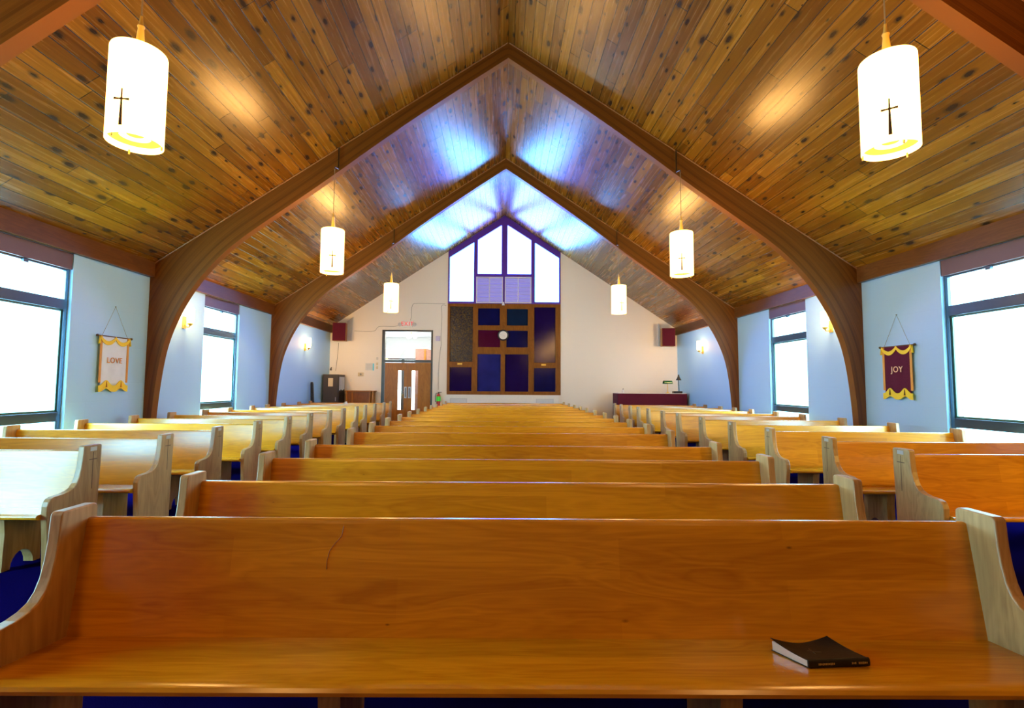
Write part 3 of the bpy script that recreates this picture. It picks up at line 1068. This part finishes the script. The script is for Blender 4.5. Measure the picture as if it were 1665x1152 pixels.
def build_pendant(label):
    t = thing('pendant_lamp', label, 'pendant lamp', (0, 0, 0))
    # local origin: shade centre
    g = bmesh.new()
    lathe(g, [(LR, -LH_ / 2), (LR, LH_ / 2), (LR - 0.004, LH_ / 2 + 0.012), (LR - 0.02, LH_ / 2 + 0.016), (LR - 0.02, LH_ / 2), (LR - 0.008, LH_ / 2 - 0.02), (LR - 0.008, -LH_ / 2)], 48, close=True)
    shade = mesh_obj('lamp_shade', g, 'shade', t, True, autosmooth=True)
    g = bmesh.new()
    lathe(g, [(0.045, LH_ / 2 - 0.02), (LR - 0.012, LH_ / 2 - 0.02), (LR - 0.012, LH_ / 2 - 0.008), (0.045, LH_ / 2 - 0.008)], 40, close=True)
    mesh_obj('top_plate', g, 'shade', shade)
    g = bmesh.new()
    lathe(g, [(0.11, -LH_ / 2 + 0.05), (LR - 0.012, -LH_ / 2 + 0.05), (LR - 0.012, -LH_ / 2 + 0.06), (0.11, -LH_ / 2 + 0.06)], 40, close=True)
    lathe(g, [(0.001, -LH_ / 2 + 0.075), (0.06, -LH_ / 2 + 0.075), (0.06, -LH_ / 2 + 0.09), (0.001, -LH_ / 2 + 0.09)], 32, close=True)
    mesh_obj('diffuser', g, 'louver_disc', t)
    g = bmesh.new()
    lathe(g, [(0.066, -LH_ / 2 + 0.06), (0.104, -LH_ / 2 + 0.06), (0.104, -LH_ / 2 + 0.075), (0.066, -LH_ / 2 + 0.075)], 32, close=True)
    mesh_obj('diffuser_ring', g, 'louver_ring', t)
    g = bmesh.new()
    tube(g, [(0, 0, LH_ / 2 - 0.02), (0, 0, LH_ / 2 + 0.04), (0, 0, LH_ / 2 + 0.22), (0, 0, LH_ / 2 + 0.24), (0, 0, LH_ / 2 + 0.26), (0, 0, LH_ / 2 + 0.33)], [0.042, 0.038, 0.022, 0.028, 0.018, 0.010], 16)
    mesh_obj('lamp_stem', g, 'brass', t, True, autosmooth=True)
    # emblem: slender cross with flared foot, just proud of the shade, facing -y
    em = bmesh.new()
    yy = -LR - 0.004
    poly_plate(em, [(-0.0045, -0.03), (0.0045, -0.03), (0.006, -0.12), (0.0125, -0.325), (-0.0125, -0.325), (-0.006, -0.12)], [], XZ, yy, yy + 0.006)
    poly_plate(em, [(-0.055, -0.106), (-0.02, -0.109), (0.02, -0.109), (0.055, -0.106), (0.055, -0.124), (0.02, -0.121), (-0.02, -0.121), (-0.055, -0.124)], [], XZ, yy - 0.001, yy + 0.005)
    poly_plate(em, [(0.0, -0.099), (0.016, -0.115), (0.0, -0.131), (-0.016, -0.115)], [], XZ, yy - 0.002, yy + 0.004)
    emblem = mesh_obj('cross_emblem', em, 'bronze', t)
    for a in (0.3, 2.4, 4.5):
        g = bmesh.new()
        tube(g, [(0.19 * math.cos(a), 0.19 * math.sin(a), -LH_ / 2 + 0.01), (0.19 * math.cos(a), 0.19 * math.sin(a), -LH_ / 2 - 0.028)], 0.007, 8)
        mesh_obj('finial_peg', g, 'brass', t)
    return t, emblem


def hang(t, x, y, z, arch_y):
    """cord up to a hook on the arch face, conduit up the face to the ceiling"""
    t.location = (x, y, z)
    ztop = roof_z(x)
    g = bmesh.new()
    if arch_y is not None:
        zb = ztop - 0.50
        tube(g, [(0, 0, LH_ / 2 + 0.20), (0, 0, zb - z)], 0.006, 8)
        mesh_obj('cord', g, 'cord', t)
        g = bmesh.new()
        fy = arch_y - y
        tube(g, [(0, 0, zb - z - 0.03), (0, 0, zb - z + 0.02), (0, fy * 0.5, zb - z + 0.05), (0, fy - 0.037, zb - z + 0.06), (0, fy - 0.037, ztop - z - 0.025)], 0.011, 8)
        mesh_obj('hook', g, 'bronze', t, True)
    else:
        tube(g, [(0, 0, LH_ / 2 + 0.20), (0, 0, ztop - z - 0.004)], 0.006, 8)
        mesh_obj('cord', g, 'cord', t)


PEND = [(-3.10, 4.0, 3.83, ARCH_Y[0], 0.14, 'big near pendant lamp upper left, yellow diffuser showing at its foot'),
        (3.10, 4.0, 3.83, ARCH_Y[0], -0.66, 'big near pendant lamp upper right with a dark cross on its shade'),
        (-3.12, 8.84, 3.86, ARCH_Y[1], 0.34, 'mid-distance opal pendant lamp on the left, before the left leg of the large arch'),
        (3.12, 8.84, 3.86, ARCH_Y[1], -0.33, 'mid-distance opal pendant lamp on the right, before the large arch'),
        (-3.13, 13.68, 3.87, ARCH_Y[2], 0.22, 'farthest left pendant lamp, hanging in front of the cream wall near the exit sign'),
        (3.13, 13.68, 3.87, ARCH_Y[2], 0.15, 'farthest right pendant lamp, hanging above the burgundy table side'),
        (-3.16, -0.75, 3.89, None, 0.0, 'opal pendant lamp behind the viewpoint on the left'),
        (3.16, -0.75, 3.89, None, 0.0, 'opal pendant lamp behind the viewpoint on the right'),
        (-3.16, -3.8, 3.89, None, 0.0, 'added unseen opal pendant lamp over the front of the church on the left'),  # extra unseen pair, added to brighten the pew fronts
        (3.16, -3.8, 3.89, None, 0.0, 'added unseen opal pendant lamp over the front of the church on the right')]
for k, (x, y, z, ay, rz, lab) in enumerate(PEND):
    t, em = build_pendant(lab)
    t['group'] = 'opal pendant lamps'
    em.rotation_euler = (0, 0, rz)
    hang(t, x, y, z, ay)

# ------------------------------------------------------------------ sconces


def sconce(sg, y, z, label):
    t = thing('wall_sconce', label, 'wall lamp', (sg * HW, y, z), 0, 'wall sconces')
    g = bmesh.new()
    box(g, min(-sg * 0.001, -sg * 0.02), max(-sg * 0.001, -sg * 0.02), -0.05, 0.05, -0.12, 0.12)
    mesh_obj('back_plate', g, 'brass', t)
    g = bmesh.new()
    tube(g, [(-sg * 0.015, 0, -0.04), (-sg * 0.06, 0, -0.09), (-sg * 0.11, 0, -0.09), (-sg * 0.13, 0, -0.05)], 0.010, 8)
    lathe(g, [(0.02, -0.06), (0.05, -0.03), (0.05, -0.015)], 16, (-sg * 0.13, 0, 0))
    mesh_obj('bracket_arm', g, 'brass', t, True, autosmooth=True)
    g = bmesh.new()
    lathe(g, [(0.055, -0.015), (0.07, 0.05), (0.07, 0.27), (0.06, 0.30)], 24, (-sg * 0.13, 0, 0))
    mesh_obj('glass_shade', g, 'sconce', t, True, autosmooth=True)


sconce(-1, 16.35, 2.70, 'glowing wall sconce between the far arch and the left rear corner')
sconce(1, 16.35, 2.70, 'glowing wall sconce between the far arch and the right rear corner')
sconce(-1, 10.10, 2.72, 'glowing wall sconce behind the left leg of the large arch')
sconce(1, 9.95, 2.72, 'glowing wall sconce behind the right leg of the large arch')

# added spotlight, out of view, that brightens the right block of pews
sl = thing('wall_spotlight', 'added warm spotlight on the right wall, out of view, brightening the right pews', 'spotlight', (HW - 0.03, 0.2, 3.05))
g = bmesh.new()
box(g, -0.02, -0.001, -0.06, 0.06, -0.06, 0.06)
tube(g, [(-0.02, 0, 0), (-0.12, 0, 0)], 0.015, 8)
mesh_obj('wall_bracket', g, 'black', sl)  # bracket of the added spotlight, out of view
aim = (Vector((4.7, 6.0, 0.6)) - Vector((HW - 0.22, 0.2, 3.05))).normalized()
g = bmesh.new()
lathe(g, [(0.03, -0.14), (0.07, -0.10), (0.085, 0.06), (0.078, 0.06), (0.06, -0.08), (0.02, -0.12)], 20, close=True)
can = mesh_obj('added_lamp_can', g, 'black', sl, True, autosmooth=True)
can.location = (-0.22, 0, 0)
can.rotation_euler = aim.to_track_quat('Z', 'Y').to_euler()
ld = bpy.data.lights.new('added_spot_light', 'SPOT')
ld.color = (1.0, 0.66, 0.16)
ld.energy = 620.0
ld.spot_size = math.radians(75)
ld.spot_blend = 0.9
ld.shadow_soft_size = 0.05
lo = bpy.data.objects.new('added_spot_light', ld)
COL.objects.link(lo)
lo.parent = sl
lo.location = Vector((-0.22, 0, 0)) + aim * 0.08
lo.rotation_euler = (-aim).to_track_quat('Z', 'Y').to_euler()

# ------------------------------------------------------------------ banners


def banner(sg, yc, zrod, zbot, znail, word, cloth, letter, label, half=0.33, lsz=0.12):
    X = lambda d: sg * (HW - d)
    t = thing('word_banner', label, 'banner', (0, 0, 0), 0, 'hanging word banners')
    g = bmesh.new()
    tube(g, [(X(0.03), yc - 0.345, zrod), (X(0.03), yc + 0.345, zrod)], 0.010, 10)
    for e in (-1, 1):
        tube(g, [(X(0.03), yc + e * 0.335, zrod), (X(0.03), yc + e * 0.352, zrod), (X(0.03), yc + e * 0.372, zrod), (X(0.03), yc + e * 0.385, zrod)], [0.010, 0.020, 0.020, 0.006], 10)
    mesh_obj('rod', g, 'bronze', t, True, autosmooth=True)
    g = bmesh.new()
    tube(g, [(X(0.03), yc - 0.27, zrod + 0.006), (X(0.012), yc, znail), (X(0.03), yc + 0.27, zrod + 0.006)], 0.0028, 6)
    mesh_obj('hanging_string', g, 'wire', t)
    g = bmesh.new()
    tube(g, [(X(0.0005), yc, znail), (X(0.02), yc, znail)], 0.006, 8)
    mesh_obj('nail', g, 'bronze', t)
    # rippled cloth
    g = bmesh.new()
    NY, NZ = 26, 16
    cw = half - 0.06
    zt, zb = zrod + 0.004, zbot + 0.10
    ring = []
    for k, dd in enumerate((0.0, 0.004)):
        ring.append([[g.verts.new((X(0.030 + dd + 0.004 * math.sin(7 * i / NY * 2 + 0.4) * (j / NZ)), yc - cw + 2 * cw * i / NY, zt + (zb - zt) * j / NZ)) for j in range(NZ + 1)] for i in range(NY + 1)])
    for k in (0, 1):
        for i in range(NY):
            for j in range(NZ):
                g.faces.new((ring[k][i][j], ring[k][i + 1][j], ring[k][i + 1][j + 1], ring[k][i][j + 1]))
    for i in range(NY):
        for j in (0, NZ):
            g.faces.new((ring[0][i][j], ring[0][i + 1][j], ring[1][i + 1][j], ring[1][i][j]))
    for j in range(NZ):
        for i in (0, NY):
            g.faces.new((ring[0][i][j], ring[0][i][j + 1], ring[1][i][j + 1], ring[1][i][j]))
    mesh_obj('cloth', g, cloth, t, True)
    # ribbons down both sides
    for e in (-1, 1):
        ya, yb = yc + e * (cw - 0.005), yc + e * (cw + 0.04)
        g = bmesh.new()
        box(g, min(X(0.034), X(0.040)), max(X(0.034), X(0.040)), min(ya, yb), max(ya, yb), zbot + 0.15, zrod)
        mesh_obj('side_ribbon', g, 'ochre', t)
    # scalloped gold valance and fringe
    top, bot = [], []
    n = 24
    for i in range(n + 1):
        u = i / n
        top.append((yc - cw - 0.04 + 2 * (cw + 0.04) * u, zrod + 0.005 - 0.085 * abs(math.sin(2 * PI * u)) ** 0.8))
        bot.append((yc - cw - 0.04 + 2 * (cw + 0.04) * u, zrod - 0.05 - 0.095 * abs(math.sin(2 * PI * u)) ** 0.8))
    plate_obj('valance', 'gold', top + bot[::-1], YZ, X(0.043), X(0.050), t)
    top, bot = [], []
    n = 32
    for i in range(n + 1):
        u = i / n
        w = abs(math.sin(2 * PI * u)) ** 3
        top.append((yc - cw - 0.04 + 2 * (cw + 0.04) * u, zbot + 0.105 + 0.085 * w))
        bot.append((yc - cw - 0.04 + 2 * (cw + 0.04) * u, zbot + 0.055 * w))
    plate_obj('fringe', 'gold', top + bot[::-1], YZ, X(0.043), X(0.050), t)
    for e in (-1, 1):
        g = bmesh.new()
        ya = yc + e * (cw + 0.04) * 0.5
        tube(g, [(X(0.054), ya, zbot + 0.17), (X(0.054), ya, zbot + 0.13), (X(0.054), ya, zbot + 0.075)], [0.004, 0.009, 0.014], 8)
        mesh_obj('tassel', g, 'ochre' if sg < 0 else 'bronze', t, True)
    for e in (-1, 1):
        g = bmesh.new()
        ya = yc + e * (cw + 0.055)
        tube(g, [(X(0.035), ya, zrod), (X(0.04), ya, zrod - 0.05), (X(0.04), ya, zrod - 0.13)], [0.005, 0.012, 0.02], 8)
        mesh_obj('tassel', g, 'gold', t, True)
    xd = (0, -sg, 0)
    text_mesh('lettering', word, lsz, letter, t, frame_mtx((X(0.044), yc, zrod - 0.39), xd, (0, 0, 1)), 0.002, 0.0008)
    return t


banner(-1, 8.29, 2.25, 1.35, 2.755, 'LOVE', 'ivory', 'ochre', 'white LOVE banner with gold fringe hanging on the left wall', 0.33, 0.125)
banner(1, 8.28, 2.195, 1.31, 2.72, 'JOY', 'maroon', 'peach' if 'peach' in M else 'ivory', 'burgundy JOY banner with gold fringe hanging on the right wall', 0.33, 0.135)

# ------------------------------------------------------------------ rear wall fittings
ex = thing('exit_sign', 'lit EXIT sign with two emergency lamp heads above the double doors', 'exit sign', (-3.62, D, 3.77))
boxobj('sign_box', 'white', (-0.19, 0.19, -0.07, -0.001, -0.125, 0.125), ex, 0.008)
text_mesh('lettering', 'EXIT', 0.21, 'exit_red', ex, frame_mtx((0, -0.073, 0.0), (1, 0, 0), (0, 0, 1)), 0.002, 0.0)
for e in (-1, 1):
    g = bmesh.new()
    lathe(g, [(0.03, 0.0), (0.05, -0.02), (0.075, -0.08), (0.068, -0.085)], 20, (e * 0.27, -0.03, -0.03), 'Y')
    tube(g, [(e * 0.18, -0.03, -0.05), (e * 0.27, -0.03, -0.03)], 0.014, 8)
    mesh_obj('lamp_head', g, 'grey', ex, True, autosmooth=True)

ck = thing('wall_clock', 'round white wall clock with black rim on the stained window mullion', 'clock', (-0.03, YF - 0.002, 3.37))
g = bmesh.new()
lathe(g, [(0.15, 0.0), (0.200, -0.01), (0.208, -0.03), (0.19, -0.055), (0.15, -0.04)], 40, (0, 0, 0), 'Y')
mesh_obj('rim', g, 'black', ck, True, autosmooth=True)
g = bmesh.new()
lathe(g, [(0.152, -0.041), (0.152, -0.047)], 40, (0, 0, 0), 'Y')
mesh_obj('dial', g, 'clockface', ck)
for nm, a, L in (('hour_hand', 2.2, 0.08), ('minute_hand', 4.9, 0.13)):
    g = bmesh.new()
    tube(g, [(0, -0.051, 0), (L * math.sin(a), -0.051, L * math.cos(a))], 0.004, 6)
    mesh_obj(nm, g, 'grey', ck)


def loudspeaker(sg, x, z, rz, label):
    t = thing('loudspeaker', label, 'loudspeaker', (x, D - 0.40, z), rz, 'corner loudspeakers')
    h, w = 0.33, 0.235
    boxobj('cabinet', 'door', (-w, w, -0.14, 0.16, -h, h), t, 0.01)
    boxobj('speaker_grille', 'maroon', (-w + 0.008, w - 0.008, -0.155, -0.14, -h + 0.008, h - 0.008), t, 0.006)
    g = bmesh.new()
    tube(g, [(0, 0.16, 0), (0, 0.398, 0)], 0.02, 8)
    mesh_obj('wall_bracket', g, 'black', t)
    return t


loudspeaker(-1, -6.02, 3.41, 0.10, 'maroon fronted loudspeaker high in the left rear corner')
loudspeaker(1, 6.02, 3.30, -0.10, 'maroon fronted loudspeaker high in the right rear corner')
for sg, pts in ((-1, [(-5.84, 3.13), (-5.70, 3.13), (-5.66, 4.02), (-5.86, 3.86)]), (1, [(5.78, 3.01), (5.85, 3.01), (5.85, 3.80), (5.80, 3.86)])):
    tag(plate_obj('backing_board', 'grey', pts, XZ, D - 0.05, D - 0.001),
        'pale grey board on the wall beside the %s corner loudspeaker' % ('left' if sg < 0 else 'right'), 'board')

pn = thing('notice', 'pale notice with a cyan edge pinned left of the double doors', 'notice', (-5.0, D, 2.16))
boxobj('sheet', 'paper', (-0.16, 0.11, -0.008, -0.001, -0.135, 0.135), pn)
boxobj('cyan_strip', 'cyan', (0.11, 0.16, -0.009, -0.001, -0.14, 0.125), pn)
for i in range(1):
    g = bmesh.new()
    for r_ in range(6):
        box(g, -0.13, 0.07, -0.0095, -0.008, 0.09 - r_ * 0.036, 0.105 - r_ * 0.036)
    mesh_obj('printed_lines', g, 'grey', pn)
th = thing('thermostat', 'small beige thermostat on the cream wall above the wooden sideboard', 'thermostat', (-5.32, D, 1.875))
boxobj('case', 'beige', (-0.105, 0.105, -0.035, -0.001, -0.07, 0.07), th, 0.008)
g = bmesh.new()
lathe(g, [(0.04, -0.035), (0.036, -0.048)], 20, (0, 0, 0), 'Y')
mesh_obj('dial', g, 'wire', th)
for z_, nm, lab, mt in ((2.47, 'alarm_bell', 'small pale alarm fitting left of the door frame, above two switches', 'grey'), (2.27, 'light_switch', 'upper brown light switch left of the door frame', 'beige'), (2.13, 'light_switch', 'lower brown light switch left of the door frame', 'beige')):
    o = boxobj(nm, mt, (-4.755, -4.69, D - 0.03, D - 0.001, z_ - 0.05, z_ + 0.05), None, 0.008)
    tag(o, lab, nm.replace('_', ' '))
tag(boxobj('control_box', 'lavender', (-2.555, -2.39, D - 0.06, D - 0.001, 3.14, 3.32), None, 0.01), 'small lavender control box on the wall right of the doors', 'box')
tag(boxobj('outlet_plate', 'white', (-5.72, -5.65, D - 0.012, D - 0.001, 1.60, 1.71), None, 0.003), 'white outlet plate on the wall right of the dark cabinet', 'outlet')


def cable(pts, label, y=D - 0.012, r=0.007):
    P = []
    v = catmull(pts, 5)
    g = bmesh.new()
    tube(g, [(p.x, y, p.y) for p in v], r, 6)
    tag(mesh_obj('cable', g, 'wire', None, True), label, 'cable')


cable([(-2.18, 4.47), (-2.30, 4.51), (-2.37, 4.42), (-2.345, 4.25), (-2.335, 3.95), (-2.36, 3.4), (-2.345, 3.0), (-2.385, 2.75), (-2.44, 2.0), (-2.43, 1.32)], 'thin cable dangling from the stained window frame to the fire extinguisher')
cable([(-2.22, 4.545), (-2.8, 4.56), (-3.30, 4.555), (-3.43, 4.52), (-3.48, 4.35), (-3.48, 4.05), (-3.52, 3.91)], 'thin cable looping from the stained window frame to the exit sign')
cable([(-3.95, 3.73), (-4.1, 3.67), (-4.6, 3.68), (-4.75, 3.63), (-4.84, 3.50), (-5.2, 3.48), (-5.6, 3.50)], 'thin cable running from the exit sign to the left loudspeaker')
cable([(-6.18, 3.05), (-6.20, 2.6), (-6.26, 2.0)], 'thin cable hanging below the left loudspeaker')

fe = thing('fire_extinguisher', 'red fire extinguisher with a green label hung right of the doors', 'fire extinguisher', (-2.41, D - 0.085, 0.62))
g = bmesh.new()
lathe(g, [(0.072, 0.0), (0.078, 0.02), (0.078, 0.46), (0.06, 0.51), (0.025, 0.54), (0.025, 0.56)], 24)
mesh_obj('cylinder', g, 'red', fe, True, autosmooth=True)
g = bmesh.new()
lathe(g, [(0.0788, 0.28), (0.0795, 0.29), (0.0795, 0.45), (0.0788, 0.46)], 24, close=True)
mesh_obj('label_band', g, 'green', fe, True)
g = bmesh.new()
tube(g, [(0, 0, 0.555), (0, 0, 0.60)], 0.028, 12)
box(g, -0.015, 0.11, -0.012, 0.012, 0.60, 0.62)
mesh_obj('valve_head', g, 'black', fe)
g = bmesh.new()
tube(g, [(-0.02, 0, 0.58), (-0.09, -0.02, 0.57), (-0.115, -0.03, 0.45), (-0.105, -0.03, 0.25)], 0.012, 8)
mesh_obj('hose', g, 'black', fe, True)
boxobj('wall_hanger', 'black', (-0.03, 0.03, 0.07, 0.084, 0.44, 0.56), fe)

# ------------------------------------------------------------------ left rear furniture
cb = thing('storage_cabinet', 'dark grey metal cabinet with a pinned notice in the left rear corner', 'cabinet', (-6.16, 17.92, 0))
boxobj('cabinet_body', 'dark', (-0.27, 0.27, 0.0, 0.76, 0.0, 1.85), cb, 0.008)
d_ = boxobj('cabinet_door', 'dark', (-0.255, 0.255, -0.02, 0.0, 0.06, 1.83), cb, 0.006)
boxobj('door_handle', 'plate', (0.19, 0.21, -0.045, -0.02, 0.9, 1.04), d_)
boxobj('notice_sheet', 'beige', (-0.08, 0.09, -0.024, -0.0205, 1.42, 1.72), d_)
boxobj('side_panel', 'black', (0.27, 0.278, 0.04, 0.72, 0.08, 1.80), cb)
for k in range(4):
    boxobj('pinned_paper', 'paper', (0.279, 0.284, 0.10 + k * 0.15, 0.21 + k * 0.15, 1.28 + 0.03 * (k % 2), 1.76), cb)

sb = thing('sideboard', 'brown wooden sideboard with panelled front between the dark cabinet and the doors', 'sideboard', (-5.235, 18.35, 0))
boxobj('top', 'door', (-0.52, 0.53, -0.03, 0.36, 1.235, 1.275), sb, 0.006)
for x_ in (-0.47, -0.27, 0.36, 0.47):
    boxobj('post', 'door', (x_ - 0.03, x_ + 0.03, 0.0, 0.06, 0.0, 1.235), sb)
boxobj('front_panel', 'trim_z', (-0.24, 0.33, 0.03, 0.05, 0.15, 1.235), sb)
boxobj('front_panel', 'trim_z', (-0.44, -0.30, 0.03, 0.05, 0.15, 1.235), sb)
boxobj('back_panel', 'door', (-0.5, 0.5, 0.31, 0.33, 0.0, 1.235), sb)

ic = thing('instrument_case', 'slim black case leaning upright by the left rear corner', 'case', (-6.30, 16.75, 0))
ic.rotation_euler = (0, math.radians(-3), 0)
g = bmesh.new()
pr = [(-0.11, 0.0), (0.11, 0.0), (0.12, 0.35), (0.085, 0.62), (0.045, 0.95), (0.04, 1.50), (0.025, 1.57), (-0.03, 1.57), (-0.045, 1.5), (-0.05, 0.95), (-0.085, 0.62), (-0.12, 0.35)]
poly_plate(g, pr, [], XZ, -0.05, 0.05)
mesh_obj('case_shell', g, 'black', ic, bevel=0.015)
g = bmesh.new()
tube(g, [(0.0, -0.055, 1.2), (0.05, -0.075, 1.0), (0.06, -0.075, 0.75), (0.03, -0.055, 0.6)], 0.012, 8)
mesh_obj('strap', g, 'black', ic, True)
br_ = thing('wall_hook', 'small dark bracket on the rear wall above the dark cabinet', 'hook', (-6.44, D, 2.04))
boxobj('base', 'wire', (-0.03, 0.03, -0.02, -0.001, -0.03, 0.03), br_)
g = bmesh.new()
tube(g, [(0, -0.02, 0), (0.02, -0.09, 0.03), (0.05, -0.10, 0.08)], 0.018, 8)
mesh_obj('arm', g, 'black', br_, True)

# small folded card standing on a far left pew back
fc = bmesh.new()
zt = 0.9005
vs = [(-0.055, -0.012, 0), (0.055, -0.012, 0), (0.055, 0.012, 0), (-0.055, 0.012, 0), (-0.02, 0, 0.075), (0.03, 0, 0.075)]
vv = [fc.verts.new(v) for v in vs]
for q in ((0, 1, 2, 3), (0, 1, 5, 4), (2, 3, 4, 5), (1, 2, 5), (0, 3, 4)):
    fc.faces.new([vv[i] for i in q])
o = mesh_obj('folded_card', fc, 'white')
o.location = (-4.86, LY[11] - 0.035, zt)
tag(o, 'tiny white folded card standing on a far left pew back', 'card')

# ------------------------------------------------------------------ right rear table
tb = thing('side_table', 'tall table under a burgundy cloth in the right rear corner', 'table', (5.19, 17.95, 0))
boxobj('tabletop', 'white', (-1.20, 1.20, -0.38, 0.38, 1.225, 1.262), tb, 0.006)
for x_ in (-1.12, 1.12):
    for y_ in (-0.30, 0.30):
        boxobj('leg', 'door', (x_ - 0.03, x_ + 0.03, y_ - 0.03, y_ + 0.03, 0.0, 1.225), tb)
# draped cloth
g = bmesh.new()
N = 90
pts = []
for i in range(N + 1):
    x_ = -1.215 + 2.43 * i / N
    pts.append((x_, -0.395 - 0.012 * math.sin(i * 0.55) ** 2 * 1.0))
for sgn in (1, -1):
    for j in range(1, 16):
        pts.append((1.215 + 0.01 * math.sin(j * 0.9) ** 2, -0.395 + 0.79 * j / 16)) if sgn > 0 else None
pts.append((1.215, 0.395))
pts.append((-1.215, 0.395))
for j in range(1, 16):
    pts.append((-1.215 - 0.01 * math.sin(j * 0.9) ** 2, 0.395 - 0.79 * j / 16))
n = len(pts)
A = [g.verts.new((p[0], p[1], 0.28)) for p in pts]
B = [g.verts.new((max(-1.212, min(1.212, p[0])), max(-0.392, min(0.392, p[1])), 1.245)) for p in pts]
for i in range(n):
    g.faces.new((A[i], A[(i + 1) % n], B[(i + 1) % n], B[i]))
o = mesh_obj('table_skirt', g, 'maroon', None, True, autosmooth=True)
o.location = (5.19, 17.95, 0)
md = o.modifiers.new('solid', 'SOLIDIFY')
md.thickness = 0.004
md.offset = 0
tag(o, 'burgundy pleated cloth hanging round the right rear table', 'tablecloth')
TZ = 1.263
bt = thing('bottle', 'small white bottle on the left end of the burgundy covered table', 'bottle', (4.22, 17.78, TZ))
g = bmesh.new()
lathe(g, [(0.035, 0), (0.038, 0.01), (0.038, 0.08), (0.015, 0.105), (0.015, 0.12)], 16)
mesh_obj('bottle_body', g, 'white', bt, True, autosmooth=True)
g = bmesh.new()
lathe(g, [(0.017, 0.12), (0.017, 0.15), (0.008, 0.155)], 12)
mesh_obj('cap', g, 'wire', bt, True, autosmooth=True)

bl = thing('bankers_lamp', 'small brass desk lamp with green glass shade on the burgundy table', 'desk lamp', (5.79, 17.75, TZ))
g = bmesh.new()
lathe(g, [(0.085, 0), (0.085, 0.012), (0.03, 0.03), (0.014, 0.05)], 20)
tube(g, [(0, 0, 0.04), (0, 0, 0.20), (0.0, 0.02, 0.34)], 0.011, 8)
mesh_obj('lamp_base', g, 'brass', bl, True, autosmooth=True)
g = bmesh.new()
prs = [(0.105 * math.cos(a), 0.33 + 0.115 * math.sin(a)) for a in [PI * i / 10 for i in range(11)]]
prs2 = [(0.095 * math.cos(a), 0.33 + 0.105 * math.sin(a)) for a in [PI * i / 10 for i in range(10, -1, -1)]]
poly_plate(g, prs + prs2, [], YZ, -0.145, 0.145)
mesh_obj('lamp_shade', g, 'green_shade', bl, True, autosmooth=True)

kl = thing('desk_lamp', 'black adjustable desk lamp on a black base at the burgundy table end', 'desk lamp', (6.13, 17.75, TZ))
boxobj('lamp_base', 'black', (-0.15, 0.15, -0.10, 0.10, 0, 0.075), kl, 0.01)
g = bmesh.new()
tube(g, [(0.06, 0, 0.07), (0.055, 0, 0.25), (0.04, 0, 0.45), (0.05, 0, 0.56)], 0.013, 8)
mesh_obj('arm', g, 'black', kl, True)
g = bmesh.new()
lathe(g, [(0.022, 0.66), (0.03, 0.60), (0.05, 0.55), (0.10, 0.46), (0.095, 0.462), (0.045, 0.55)], 20, (0.05, 0, 0))
mesh_obj('lamp_shade', g, 'black', kl, True, autosmooth=True)
